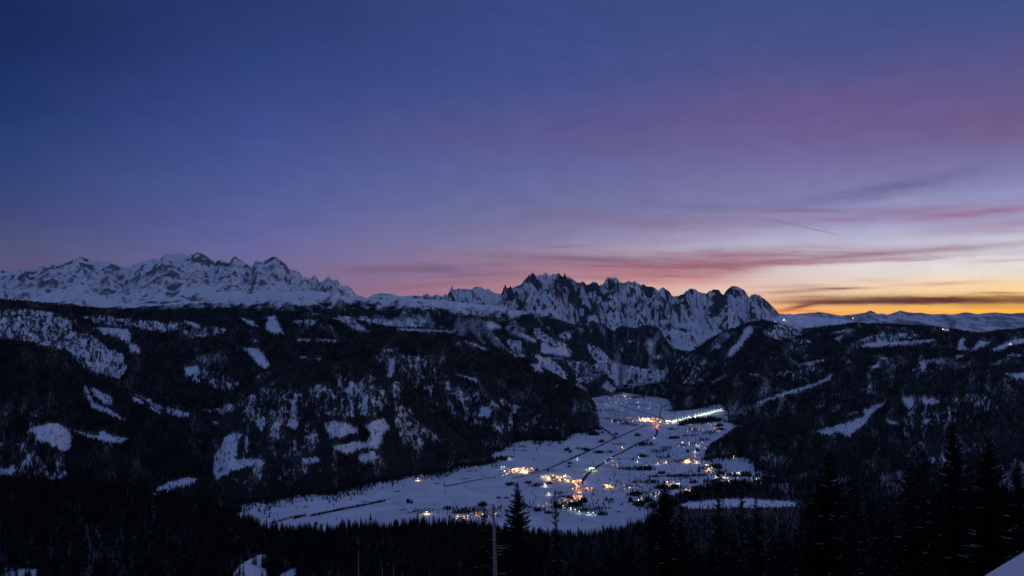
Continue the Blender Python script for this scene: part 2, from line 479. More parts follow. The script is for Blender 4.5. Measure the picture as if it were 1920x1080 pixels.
# ------------------------------------------------------------------ clearings (photo outlines of snowfields, carried onto the slopes)
FULL = [  # open snow
    [(180, 614), (240, 617), (246, 632), (243, 645), (233, 640), (222, 630), (193, 627)],
    [(240, 642), (258, 650), (264, 664), (246, 662)], [(340, 600), (365, 605), (380, 621), (360, 612)],
    [(455, 652), (485, 654), (505, 683), (500, 695), (480, 680)], [(503, 594), (516, 593), (532, 626), (510, 626), (497, 615)],
    [(345, 690), (370, 685), (376, 700), (350, 706)], [(445, 595), (475, 602), (486, 614), (470, 612)],
    [(555, 636), (582, 635), (582, 640), (556, 641)], [(592, 636), (640, 639), (628, 642), (594, 640)],
    [(742, 616), (830, 620), (830, 625), (745, 621)], [(563, 668), (579, 670), (575, 675), (564, 673)],
    [(590, 673), (601, 671), (601, 680)], [(715, 656), (740, 656), (738, 659), (715, 659)],
    [(730, 672), (738, 674), (741, 700), (733, 712), (723, 710), (727, 690)],
    [(965, 620), (1003, 636), (1003, 643), (980, 632)], [(1015, 643), (1022, 642), (1034, 652), (1058, 651), (1071, 666), (1068, 669), (1015, 661)],
    [(862, 636), (880, 642), (915, 655), (912, 659), (880, 646)], [(905, 602), (928, 605), (942, 616), (918, 618)],
    [(992, 684), (1012, 682), (1022, 702), (1005, 697)], [(1128, 726), (1138, 714), (1155, 730), (1148, 738)],
    [(975, 695), (1001, 707), (999, 710)], [(853, 700), (895, 710), (896, 718), (885, 714), (858, 705)],
    [(606, 795), (620, 789), (650, 794), (673, 803), (670, 813), (642, 822), (616, 827)],
    [(680, 802), (704, 788), (722, 785), (732, 805), (720, 818), (716, 837), (702, 835), (690, 829), (692, 814)],
    [(626, 838), (660, 828), (716, 830), (711, 843), (680, 845), (650, 856), (640, 850), (628, 845)],
    [(675, 851), (700, 847), (711, 860), (690, 868), (683, 875), (672, 864)],
    [(565, 859), (600, 857), (601, 871), (572, 873)], [(562, 836), (576, 836), (568, 847)],
    [(405, 850), (420, 822), (440, 809), (456, 815), (446, 840), (445, 862), (490, 860), (496, 870), (460, 880), (440, 886), (420, 897), (404, 905), (397, 882)],
    [(535, 798), (545, 785), (557, 786), (557, 808), (546, 806)], [(480, 803), (500, 785), (498, 800), (487, 815)],
    [(900, 762), (918, 762), (915, 783), (895, 786)], [(960, 760), (980, 763), (965, 768)],
    [(157, 722), (163, 726), (168, 740), (175, 755), (205, 768), (238, 787), (228, 789), (200, 778), (172, 766), (163, 752)],
    [(166, 724), (190, 735), (212, 745), (212, 764), (196, 760), (175, 742)],
    [(42, 812), (60, 803), (90, 794), (108, 793), (130, 805), (135, 820), (130, 850), (116, 853), (100, 838), (68, 830), (62, 815)],
    [(135, 806), (160, 812), (186, 818), (190, 804), (215, 820), (243, 822), (232, 833), (195, 832), (170, 822), (150, 818)],
    [(0, 880), (29, 879), (22, 890), (0, 892)], [(88, 898), (115, 891), (118, 900), (100, 904)],
    [(395, 790), (417, 795), (404, 801)], [(285, 920), (320, 903), (350, 895), (370, 898), (368, 908), (330, 918), (300, 927), (284, 927)],
    [(1362, 672), (1366, 658), (1385, 640), (1397, 616), (1410, 610), (1411, 622), (1397, 640), (1385, 655), (1370, 670)],
    [(1562, 637), (1583, 627), (1573, 640)], [(1552, 627), (1590, 617), (1602, 615), (1600, 620), (1575, 626)],
    [(1605, 650), (1630, 643), (1655, 641), (1700, 640), (1750, 637), (1758, 641), (1700, 646), (1640, 652)],
    [(1795, 656), (1800, 634), (1809, 633), (1806, 650), (1820, 657), (1838, 640), (1860, 641), (1840, 652), (1826, 658)],
    [(1858, 657), (1880, 645), (1900, 637), (1960, 630), (1960, 640), (1895, 648), (1875, 658)],
    [(1765, 616), (1783, 616), (1772, 622)], [(1495, 684), (1525, 678), (1548, 673), (1545, 678), (1510, 686)],
    [(1625, 690), (1652, 681), (1645, 690)], [(1333, 717), (1363, 702), (1364, 704), (1336, 720)],
    [(1415, 757), (1445, 745), (1480, 733), (1520, 722), (1545, 712), (1560, 699), (1558, 710), (1545, 718), (1520, 727), (1480, 741), (1450, 749), (1425, 757)],
    [(1585, 782), (1612, 768), (1607, 780)], [(1528, 808), (1560, 801), (1600, 789), (1620, 779), (1618, 764), (1626, 768), (1668, 751), (1640, 775), (1618, 800), (1592, 822), (1572, 812), (1555, 820), (1535, 815)],
    [(1690, 745), (1718, 745), (1714, 762), (1706, 772), (1692, 758)], [(1735, 751), (1755, 755), (1750, 763)],
    [(1879, 702), (1960, 695), (1960, 715), (1900, 711)], [(1660, 786), (1686, 794), (1676, 799), (1664, 796)],
    [(1275, 943), (1330, 938), (1400, 934), (1440, 937), (1492, 941), (1492, 949), (1440, 951), (1400, 950), (1340, 953), (1290, 953)],
    [(437, 1095), (441, 1068), (455, 1055), (475, 1047), (488, 1041), (499, 1041), (497, 1052), (488, 1063), (500, 1072), (511, 1095)], [(516, 1095), (526, 1080), (538, 1071), (552, 1067), (549, 1080), (557, 1095)],
    [(1820, 1100), (1850, 1072), (1925, 1035), (1980, 1020), (1980, 1100)],
]
PART = [  # (outline, remaining tree cover, streaky?)
    ([(-20, 583), (60, 580), (110, 588), (135, 603), (132, 625), (112, 658), (70, 650), (40, 640), (-20, 634)], .38, 1),
    ([(150, 592), (200, 592), (250, 600), (300, 603), (345, 618), (310, 625), (250, 614), (190, 612)], .5, 1),
    ([(125, 618), (175, 630), (205, 655), (228, 662), (239, 690), (225, 714), (195, 704), (160, 690), (140, 672), (118, 650)], .3, 1),
    ([(300, 600), (400, 612), (430, 625), (380, 632), (320, 620)], .65, 1),
    ([(610, 598), (655, 592), (672, 606), (692, 622), (676, 625), (655, 614), (640, 602)], .25, 1),
    ([(660, 596), (760, 605), (803, 612), (750, 613), (690, 607)], .3, 1),
    ([(550, 600), (600, 600), (580, 616), (560, 620)], .6, 1),
    ([(1000, 612), (1035, 635), (1062, 645), (1074, 662), (1040, 650), (1005, 632)], .4, 1),
    ([(950, 638), (975, 638), (985, 668), (965, 675)], .5, 1),
    ([(1003, 664), (1030, 671), (1062, 700), (1062, 714), (1040, 702), (1012, 686)], .25, 1),
    ([(1100, 643), (1128, 655), (1150, 680), (1200, 690), (1252, 695), (1250, 715), (1165, 728), (1140, 708), (1110, 668)], .3, 1),
    ([(1060, 675), (1100, 678), (1110, 700), (1080, 705)], .7, 1),
    ([(740, 792), (748, 762), (771, 766), (779, 785), (797, 800), (831, 824), (833, 836), (815, 831), (803, 822), (790, 852), (775, 846), (755, 830), (745, 806)], .28, 0),
    ([(500, 765), (540, 735), (620, 715), (740, 725), (760, 765), (720, 782), (660, 785), (600, 780), (520, 800)], .42, 1),
    ([(620, 700), (700, 705), (755, 720), (752, 742), (700, 735), (640, 725)], .6, 1),
    ([(420, 870), (400, 890), (470, 905), (500, 880), (600, 880), (600, 895), (440, 915)], .66, 1),
    ([(430, 760), (520, 720), (600, 780), (600, 850), (520, 860), (450, 860), (460, 800)], .68, 1),
    ([(745, 680), (800, 675), (860, 720), (950, 750), (1060, 795), (1060, 805), (940, 812), (860, 790), (790, 745)], .76, 1),
    ([(750, 665), (800, 672), (800, 705), (760, 700)], .55, 1),
    ([(225, 735), (265, 740), (300, 760), (357, 776), (352, 782), (290, 777), (250, 752)], .35, 1),
    ([(370, 770), (420, 765), (455, 752), (452, 768), (420, 778), (400, 772)], .3, 1),
    ([(340, 685), (400, 690), (450, 720), (430, 735), (360, 715)], .85, 1),
    ([(0, 830), (60, 835), (120, 860), (130, 895), (0, 900)], .86, 1),
    ([(1430, 622), (1470, 603), (1520, 600), (1500, 630), (1460, 640)], .35, 1),
    ([(1600, 640), (1660, 622), (1690, 630), (1680, 645)], .6, 1),
    ([(1710, 695), (1725, 680), (1742, 673), (1738, 697)], .4, 1),
    ([(1605, 735), (1650, 710), (1665, 712), (1640, 738)], .86, 1),
    ([(1690, 738), (1790, 742), (1860, 735), (1870, 765), (1800, 790), (1790, 880), (1700, 870), (1690, 790)], .86, 1),
    ([(1718, 742), (1760, 750), (1770, 760), (1730, 765)], .6, 1),
    ([(1270, 670), (1300, 665), (1330, 700), (1300, 730), (1265, 700)], .85, 1),
    ([(1440, 700), (1520, 690), (1560, 690), (1500, 712)], .9, 1),
    ([(-20, 1066), (70, 1068), (70, 1100), (-20, 1100)], .3, 0), ([(1670, 1068), (1770, 1060), (1770, 1100), (1670, 1100)], .3, 0),
]
for cx, cy, rx, ry, cov in [(320, 612, 12, 4, .3), (415, 618, 10, 3, .3), (370, 632, 18, 3, .4), (480, 640, 10, 3, .5), (700, 600, 20, 3, .4), (885, 585, 40, 7, .4), (860, 572, 40, 7, .35),
                            (1060, 630, 12, 8, .5), (1120, 690, 15, 8, .6), (1040, 724, 10, 5, .4), (1095, 712, 18, 6, .6), (1180, 640, 8, 3, .4), (1230, 670, 14, 5, .6), (1290, 715, 10, 8, .5),
                            (1340, 745, 12, 3, .5), (1500, 640, 20, 4, .6), (1450, 672, 12, 3, .6), (1415, 703, 14, 3, .5), (1650, 670, 14, 4, .5), (1700, 630, 24, 6, .5), (1900, 668, 16, 5, .4), (1800, 670, 10, 5, .5),
                            (1340, 650, 14, 6, .5), (1360, 630, 10, 6, .5), (1320, 680, 8, 5, .5), (640, 760, 16, 8, .4), (590, 745, 14, 10, .45), (520, 752, 20, 8, .4), (670, 735, 18, 6, .4), (710, 755, 16, 14, .4)]:
    PART.append(([(cx + rx * math.cos(a * math.pi / 5), cy + ry * math.sin(a * math.pi / 5)) for a in range(10)], cov, 1))
HOLES = [[(672, 812), (678, 806), (690, 809), (692, 820), (686, 827), (676, 826)], [(648, 824), (668, 817), (668, 826), (645, 832)]]


def cover(px, py, X, Y, base=1.0, natural=.5, rel=None):
    """tree cover 0..1 for points of the slopes"""
    X = X / Y * np.round(Y / 900 + .5) * 900   # follow the fall line, which runs towards the valley we look along
    jx = fbm(X / 50, Y / 90, 5, .72, 3) * 8; jy = fbm(X / 50, Y / 90, 5, .72, 8) * 6
    qx, qy = px + jx, py + jy
    d = np.full(px.shape, base)
    n = fbm(X / 260, Y / 420, 4, .6, 21)
    st = fbm(X / 42, Y / 260, 5, .72, 31)
    d = d - natural * np.clip((n - .22) * 3, 0, .6) - natural * .25 * np.clip((st - .15) * 3, 0, 1)
    if rel is not None: d = d - np.clip(rel * 1.1 + n * .2, 0, .30)
    for poly, c, streak in PART:
        i = inpoly(qx, qy, poly)
        if not i.any(): continue
        if streak:
            s2 = np.clip((st[i] + .8 * fbm(X[i] / 13, Y[i] / 42, 3, .7, 41) + .5 * fbm(X[i] / 90, Y[i] / 120, 3, .6, 43)) * 2.2 + .5 + (c - .5) * 1.15, .04, 1)
            d[i] = np.minimum(d[i], s2)
        else:
            d[i] = np.minimum(d[i], np.clip(c + fbm(X[i] / 30, Y[i] / 30, 3, .6, 51) * 1.4, 0, 1))
    fs = np.zeros(px.shape)
    for q_ in range(4):
        ax_ = jx * .6 + 9 * fbm(X / 16, Y / 24, 3, .7, 200 + q_) ; ay_ = jy * .55 + 7 * fbm(X / 16, Y / 24, 3, .7, 210 + q_)
        m_ = np.zeros(px.shape, bool)
        for poly in FULL: m_ |= inpoly(px + ax_, py + ay_, poly)
        fs += m_ / 4
    fq = fs > .99
    d = d * (1 - fs)
    d[fq] = np.clip(fbm(X[fq] / 22, Y[fq] / 40, 3, .7, 47) * 1.6 - .3, 0, .5)
    for poly in HOLES: d[inpoly(qx, qy, poly)] = 1
    return np.clip(d, 0, 1)


# ------------------------------------------------------------------ terrain layers
def vz(X, Y):
    return 2.5 * fbm(np.asarray(X) / 420, np.asarray(Y) / 420, 3, .5, 71)


class Layer:
    pass


def layer(name, label, material, crest, dist, foot, step=2.0, rows=150, prof=1.0, amp=60, wl=500, kind='fbm', aniso=.6,
          back=900, drop=.45, jag=0.0, jagwl=60, base=0.0, natural=.5, treeline=None, rockfn=None, rel=1.0, seed=0, jitter=0.0, crestfade=.06, smooth=0):
    c = np.array(crest, float)
    tcr, ecr = ray(c[:, 0], c[:, 1])
    px0, px1 = c[0, 0], c[-1, 0]
    n = int((px1 - px0) / step) + 1
    t = np.linspace(tcr[0], tcr[-1], n)
    ec = np.interp(t, tcr, ecr)
    dp = np.array(dist, float); Dc = np.interp(t, (dp[:, 0] - 960) / F, dp[:, 1])
    if jag:
        ec = ec + jag / Dc * (fbm(t * Dc / jagwl, Dc * 0, 4, .75, seed + 60))
    if foot[0] == 'v':
        fp = np.array(foot[1], float); tf, ef = ray(fp[:, 0], fp[:, 1])
        Df = np.interp(t, tf, ZC / -ef); Df = Df + jitter * fbm(t * Df / 70, Df * 0, 3, .6, seed + 5); zf = np.full(n, -6.0)
    else:
        fp = np.array(foot[1], float); tf = (fp[:, 0] - 960) / F
        Df = np.interp(t, tf, fp[:, 1]); zf = np.interp(t, tf, fp[:, 2])
    Df = np.minimum(Df, Dc - 120)
    zc = ZC + ec * Dc
    s = np.linspace(0, 1, rows) ** .95
    sb = np.linspace(0, 1, 26)[1:]
    Y = np.concatenate([Df[None] + (Dc - Df)[None] * s[:, None], Dc[None] + back * sb[:, None] + 0 * Dc[None]])
    Z = np.concatenate([zf[None] + (zc - zf)[None] * (s[:, None] ** prof), zc[None] - back * drop * (sb[:, None] ** 1.15)])
    X = t[None] * Y
    if kind == 'ridged':
        d = ridged(X / wl, Y / (wl / aniso), 7, .55, seed) - .42
        d = d + .35 * (ridged(X / (wl * .22), Y / (wl * .5), 4, .6, seed + 9) - .4)
        if smooth: d = d * (.35 + .65 * np.clip(np.concatenate([s, 1 + sb])[:, None] / smooth, 0, 1) ** 2)
    elif kind == 'mixed':
        d = .8 * fbm(X / wl, Y / (wl / aniso), 4, .45, seed) + .75 * (ridged(X / (wl * .45), Y / (wl * .45), 5, .5, seed + 3) - .4) * np.clip(fbm(X / (wl * .8), Y / (wl * .5), 2, .5, seed + 8) * 2.2 + .35 + 1.2 * np.clip(np.concatenate([s, 1 + sb])[:, None] - .7, 0, .3) / .3, .05, 1)
        d = d + .55 * (ridged(X / 260, Y / 260, 5, .55, seed + 19) - .4) * np.clip((np.concatenate([s, 1 + sb])[:, None] - .4) * 2.5, .1, 1)
    else:
        XX = t[None] * float(np.mean(Dc))
        d = .55 * fbm(X / wl, Y / (wl / aniso), 6, .5, seed) + .8 * (ridged(XX / (wl * .62) + .25 * fbm(X / wl, Y / wl, 3, .5, seed + 2), Y / (wl * 2.6), 4, .5, seed + 3) - .42)
    dd_ = d
    sf = np.concatenate([s, 1 + sb])[:, None]
    env = np.clip(np.minimum(sf / .12, 1), 0, 1) * np.where(sf <= 1, np.clip((1 - sf) / crestfade, 0, 1) ** .6, np.clip((sf - 1) * 4, 0, 1))
    Z = Z + amp * d * env
    px, py = unray(t[None] + 0 * Y, (Z - ZC) / Y)
    L = Layer(); L.X, L.Y, L.Z, L.px, L.py, L.s, L.d, L.Df = X, Y, Z, px, py, sf + 0 * Y, dd_, (t, Df, foot[0] == 'v')
    fo = cover(px, py, X, Y, base, natural, rel * d if kind == 'fbm' else None) if base > 0 else np.zeros(X.shape)
    if treeline is not None and base > 0:
        tl = treeline(px) if callable(treeline) else treeline
        k_ = np.clip((py - tl) / 16 + fbm(X / 120, Y / 200, 4, .6, 77) * 1.6 + .5, 0, 1)
        fo = np.minimum(fo, k_)
    if foot[0] == 'v':
        fo = np.where((L.s < .10), np.maximum(fo, .0), fo)
    L.forest = fo
    rk = rockfn(L) if rockfn else np.zeros(X.shape)
    nr, nc = X.shape
    idx = np.arange(nr * nc).reshape(nr, nc)
    Fc = np.stack([idx[:-1, :-1], idx[:-1, 1:], idx[1:, 1:], idx[1:, :-1]], -1).reshape(-1, 4)
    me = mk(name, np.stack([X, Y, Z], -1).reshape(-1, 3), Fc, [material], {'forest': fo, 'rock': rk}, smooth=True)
    o = mesh_obj(name, me); tag(o, label, name.split('_')[-1], None, 'structure')
    if 'category' in o: del o['category']
    L.obj = o
    return L


FARC = [(1300, 600), (1440, 588), (1480, 590), (1537, 585), (1560, 589), (1580, 592), (1605, 591), (1632, 586), (1645, 589), (1656, 588), (1665, 590), (1688, 582), (1705, 586), (1725, 586), (1745, 589), (1775, 588.5), (1785, 590), (1800, 587), (1810, 585.5), (1835, 589), (1850, 587), (1865, 585.5), (1895, 588), (1920, 586), (2000, 588), (2200, 583)]
far_range = layer('distant_mountains', 'low snowy range on the horizon under the orange glow', M_FAR, FARC, [(0, 26000), (3000, 26000)], ('z', [(0, 21000, -100), (3000, 21000, -100)]),
                  step=1.5, rows=110, amp=330, wl=3400, kind='ridged', aniso=.8, back=4000, jag=22, jagwl=700, seed=4)
far2 = layer('distant_foothills', 'hazy snow hills in front of the distant range', M_FAR, [(1560, 622), (1600, 612), (1640, 610), (1700, 606), (1740, 610), (1770, 607), (1800, 600), (1830, 603), (1870, 599), (1900, 603), (1940, 598), (2100, 596), (2200, 600)],
             [(0, 18000), (3000, 18000)], ('z', [(0, 14000, -100), (3000, 14000, -100)]), step=2, rows=90, amp=220, wl=2200, kind='ridged', back=3000, jag=30, jagwl=400, seed=14)

DA = [(-160, 505), (-60, 512), (0, 509), (20, 507), (62, 504), (98, 493), (112, 495), (130, 489), (152, 482), (165, 486), (185, 489), (205, 492), (225, 498), (240, 501), (250, 496), (258, 493), (285, 485), (300, 487), (306, 478), (313, 474), (325, 478), (333, 475), (340, 473), (352, 480), (360, 476), (372, 473), (385, 479), (395, 487), (403, 492), (412, 487), (422, 491), (430, 493), (434, 486), (440, 480), (455, 489), (472, 501), (477, 492), (482, 486), (486, 490), (493, 492), (497, 487), (506, 483), (512, 481), (520, 483), (527, 489), (535, 495), (542, 505), (552, 507), (560, 512), (568, 519), (583, 523), (587, 518), (590, 516), (595, 522), (599, 530), (606, 527), (612, 521), (617, 517), (621, 524), (627, 526), (631, 522), (635, 529), (640, 535), (655, 538), (662, 545), (668, 553), (680, 556), (688, 559), (700, 552), (715, 549), (735, 551), (752, 556), (770, 554), (800, 556), (830, 560), (860, 570)]


def da_rock(L):
    n = fbm(L.X / 420, L.Y / 260, 5, .6, 90)
    band = np.clip(1 - np.abs(L.s - .93) / .09, 0, 1) * .22
    r2 = ridged(L.X / 300, L.Y / 300, 4, .6, 95)
    up = np.clip((L.s - .45) * 3, 0, 1)
    n2 = fbm(L.X / 130, L.Y / 200, 4, .6, 97)
    n = fbm(L.X / 620, L.Y / 420, 4, .55, 90)
    return np.clip(.15 + n * 1.5 + n2 * .35 + L.d * .4 + band + up * (r2 - .33) * .9 - .12 * np.clip((.55 - L.s) * 2, 0, 1), 0, 1)


dach = layer('snowy_massif', 'high snow covered massif with pinkish rock towers at the left skyline', M_DACH, DA, [(-200, 14500), (900, 14500)], ('z', [(-200, 10200, 850), (250, 10200, 850), (500, 10200, 980), (900, 10600, 900)]),
             step=1.2, rows=240, prof=1.9, amp=270, wl=1300, kind='mixed', aniso=1.0, back=1500, drop=.5, jag=14, jagwl=60, rockfn=da_rock, seed=2, crestfade=.22)

GO = [(790, 580), (828, 559), (836, 555), (840, 552), (843, 546), (850, 543), (860, 541), (868, 542), (875, 541), (885, 543), (889, 539), (893, 537), (899, 538), (905, 540), (910, 543), (915, 541), (922, 546), (930, 549), (938, 552), (950, 545), (965, 538), (972, 535), (978, 532), (982, 525), (986, 523), (990, 517), (993, 515), (998, 517), (1003, 516), (1007, 518), (1013, 514), (1017, 516), (1020, 513), (1023, 511), (1027, 515), (1033, 518), (1038, 514), (1043, 514), (1048, 511), (1051, 516), (1056, 520), (1062, 518), (1068, 520), (1073, 522), (1078, 526), (1083, 530), (1088, 530), (1092, 527), (1096, 530), (1100, 535), (1104, 533), (1108, 531), (1112, 528), (1114, 529), (1118, 532), (1121, 533), (1125, 536), (1127, 533), (1129, 537), (1132, 532), (1137, 527), (1142, 522), (1146, 519), (1149, 522), (1153, 520), (1158, 523), (1161, 528), (1168, 531), (1174, 529), (1179, 527), (1184, 529), (1189, 527), (1195, 531), (1201, 534), (1207, 533), (1213, 537), (1220, 537), (1226, 538), (1230, 541), (1235, 545), (1238, 541), (1243, 538), (1247, 541), (1251, 544), (1256, 549), (1260, 554), (1264, 556), (1268, 554), (1272, 555), (1276, 553), (1282, 550), (1287, 544), (1292, 545), (1296, 541), (1299, 542), (1305, 543), (1310, 547), (1316, 549), (1324, 551), (1331, 546), (1337, 543), (1343, 543), (1348, 546), (1353, 551), (1357, 553), (1361, 546), (1366, 540), (1371, 537), (1376, 536), (1382, 537), (1389, 540), (1395, 543), (1399, 548), (1403, 556), (1407, 556), (1411, 552), (1416, 551), (1424, 555), (1432, 560), (1441, 567), (1450, 576), (1458, 584), (1466, 592), (1480, 600), (1500, 612)]


def go_rock(L):
    n = fbm(L.X / 230, L.Y / 700, 5, .6, 190)
    rib = (ridged(L.X / 300 + L.Y / 1500, L.Y / 520, 4, .6, 38) - .36) * 1.3 + .9 * L.d
    big = fbm(L.X / 520, L.Y / 900, 3, .5, 195)
    return np.clip(.36 + rib + n * .5 + big * .8 + .85 * (np.clip(L.s, 0, 1) - .60), 0, 1)


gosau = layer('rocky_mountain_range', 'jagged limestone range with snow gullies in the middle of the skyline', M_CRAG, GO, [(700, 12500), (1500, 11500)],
              ('z', [(780, 10600, 820), (960, 10500, 700), (1080, 10300, 430), (1260, 9600, 260), (1340, 9700, 330), (1500, 10200, 600)]),
              step=1.0, rows=300, prof=1.35, amp=330, wl=560, kind='ridged', aniso=.42, smooth=.6, back=1400, drop=.6, jag=24, jagwl=34, rockfn=go_rock, seed=33, crestfade=.10)

gfoot = layer('foothill', 'dark forested knoll under the limestone range', M_HILL, [(1040, 632), (1065, 618), (1085, 606), (1110, 603), (1135, 612), (1150, 621), (1165, 612), (1190, 616), (1215, 611), (1235, 615), (1247, 635), (1262, 655), (1290, 660), (1330, 662)],
              [(1000, 9900), (1400, 9100)], ('z', [(1000, 8900, 100), (1400, 8300, 0)]), rows=110, amp=60, wl=350, back=500, base=.95, natural=.9, seed=41)

plateau = layer('snowy_plateau', 'rolling snow plateau dotted with trees below the massif', M_HILL, [(-160, 585), (200, 580), (330, 572), (400, 565), (440, 559), (480, 552), (520, 547), (560, 545), (600, 546), (630, 552), (655, 558), (700, 560), (740, 562), (780, 560), (820, 562), (870, 567), (920, 573), (950, 577), (985, 585), (1040, 597), (1082, 611), (1112, 629), (1150, 645), (1200, 660), (1240, 680), (1275, 715)],
                [(0, 9800), (900, 9600), (1300, 9000)], ('v', [(-160, 800), (700, 790), (1000, 770), (1090, 750), (1130, 742), (1160, 735), (1175, 728), (1200, 728), (1300, 735)]),
                rows=220, prof=.9, amp=110, wl=620, back=900, base=1.0, natural=.8, treeline=lambda px: np.interp(px, [0, 400, 560, 650, 800, 950, 1000], [570, 572, 570, 566, 578, 588, 585]), seed=51, step=1.7)

lrange = layer('forested_range', 'long dark wooded slope below the plateau on the left', M_HILL, [(-160, 560), (0, 562), (60, 567), (140, 574), (190, 580), (300, 582), (420, 581), (500, 585), (600, 588), (690, 606), (760, 622), (800, 650)],
               [(-160, 7600), (800, 7300)], ('z', [(-160, 4600, 60), (800, 5200, 60)]), rows=200, prof=.85, amp=90, wl=520, back=800, rel=0.3, base=1.0, natural=.35, seed=61, step=1.8)

mid = layer('wooded_ridge', 'broad dark wooded ridge running down to the valley floor', M_HILL, [(440, 740), (480, 700), (560, 678), (640, 656), (700, 634), (760, 624), (830, 625), (880, 638), (930, 654), (1000, 684), (1060, 714), (1100, 738), (1118, 765), (1124, 792)],
            [(440, 5600), (1000, 6300), (1124, 5600)], ('v', [(440, 850), (800, 850), (855, 845), (940, 845), (955, 830), (1000, 824), (1055, 826), (1070, 813), (1105, 809), (1121, 801), (1130, 798)]),
            rows=200, prof=.92, amp=70, wl=420, back=600, rel=0.65, base=.9, natural=.4, seed=71, jitter=40)

front = layer('front_hill', 'rounded hill with bow tie shaped snow meadows above the valley', M_HILL, [(330, 880), (390, 820), (415, 785), (450, 755), (500, 722), (560, 692), (620, 683), (690, 684), (740, 704), (770, 740), (800, 768), (835, 802), (870, 828), (905, 846), (935, 860), (945, 866)],
              [(330, 3900), (560, 4500), (700, 4600), (945, 4500)], ('v', [(330, 950), (447, 945), (500, 939), (560, 928), (620, 924), (700, 905), (760, 893), (800, 888), (848, 882), (856, 875), (905, 871), (935, 862), (950, 860)]),
              rows=200, prof=.95, amp=55, wl=330, back=600, base=.84, natural=.7, seed=81, jitter=35)

lhill = layer('left_hill', 'dark wooded hill at the left edge with scattered snow clearings', M_HILL, [(-160, 640), (0, 641), (60, 645), (105, 655), (140, 682), (165, 705), (210, 722), (260, 748), (320, 785), (370, 830), (405, 872), (430, 915), (446, 945), (452, 952)],
              [(-160, 4800), (200, 4500), (452, 3500)], ('v', [(-160, 965), (300, 965), (452, 957)]), rows=200, prof=.95, amp=60, wl=330, back=700, rel=0.6, base=1.0, natural=.35, seed=91)

headhill = layer('low_wooded_hill', 'low dark wooded hill closing the far end of the valley', M_HILL, [(1140, 741), (1160, 733), (1178, 723), (1200, 717), (1240, 711), (1262, 714), (1300, 730), (1330, 750)], [(1100, 8700), (1400, 8700)],
                 ('v', [(1140, 745), (1160, 738), (1178, 737), (1200, 741), (1254, 748), (1300, 762), (1330, 765)]), rows=60, amp=14, wl=200, back=300, base=1.0, natural=.2, seed=97)

rsnow = layer('snowy_hill', 'pale open snow hill behind the dark slopes on the right', M_HILL, [(1420, 606), (1445, 597), (1470, 589), (1500, 590), (1520, 594), (1560, 597), (1600, 602), (1640, 604), (1720, 612), (1800, 620)], [(1400, 10800), (1800, 10500)],
              ('z', [(1400, 9000, 500), (1800, 9000, 500)]), rows=110, amp=70, wl=420, back=900, base=.9, treeline=lambda px: np.interp(px, [1420, 1500, 1560, 1700], [606, 618, 625, 628]), seed=95)

rback = layer('right_range', 'long dark wooded range on the right with strips of snow', M_HILL, [(1236, 735), (1250, 715), (1262, 690), (1290, 665), (1325, 640), (1360, 622), (1400, 607), (1430, 600), (1460, 606), (1495, 619), (1540, 613), (1600, 606), (1650, 608), (1705, 608), (1740, 612), (1760, 614), (1800, 620), (1830, 625), (1870, 621), (1920, 616), (2000, 612), (2200, 612)],
              [(1230, 8200), (1300, 9200), (1500, 9300), (2200, 8800)], ('v', [(1236, 742), (1254, 748), (1262, 770), (1300, 768), (1352, 755), (1364, 772), (1367, 792), (1400, 800), (2200, 810)]),
              rows=230, prof=.88, amp=95, wl=560, back=900, rel=0.55, base=1.0, natural=.35, seed=101, jitter=50)

rfront = layer('right_hill', 'nearer dark wooded hill on the right reaching the valley floor', M_HILL, [(1322, 853), (1332, 838), (1350, 826), (1378, 806), (1430, 792), (1500, 782), (1560, 762), (1640, 744), (1700, 721), (1760, 701), (1840, 690), (1920, 688), (2000, 690), (2200, 700)],
               [(1320, 4420), (1400, 5000), (1700, 4800), (2200, 4400)], ('v', [(1322, 855), (1340, 858), (1348, 848), (1352, 858), (1400, 856), (1414, 870), (1418, 900), (1460, 906), (1600, 915), (2200, 930)]),
               rows=200, prof=.95, amp=70, wl=330, back=700, rel=0.6, base=.88, natural=.35, seed=111, jitter=20)

knoll = layer('low_wooded_rise', 'low dark wooded rise between the village and the snow meadow', M_HILL, [(1235, 944), (1262, 934), (1290, 922), (1330, 911), (1380, 907), (1440, 907), (1500, 904), (1580, 896), (1700, 880), (1900, 860), (2200, 850)],
               [(1200, 2950), (2200, 2900)], ('z', [(1200, 2500, -10), (2200, 2300, -10)]), rows=80, amp=14, wl=160, back=300, drop=.5, base=1.0, natural=.1, seed=121)

# near slope we stand on
NC = [(-260, 900), (0, 902), (100, 905), (200, 910), (300, 926), (380, 946), (440, 967), (500, 990), (550, 999), (620, 998), (660, 989), (720, 990), (780, 984), (850, 984), (900, 989), (1000, 1004), (1100, 1006), (1150, 1000), (1200, 985), (1240, 962), (1275, 945), (1330, 940), (1400, 936), (1440, 939), (1495, 943), (1560, 944), (1700, 935), (1920, 925), (2200, 920)]
nt_, ne_ = ray([p[0] for p in NC], [p[1] for p in NC])


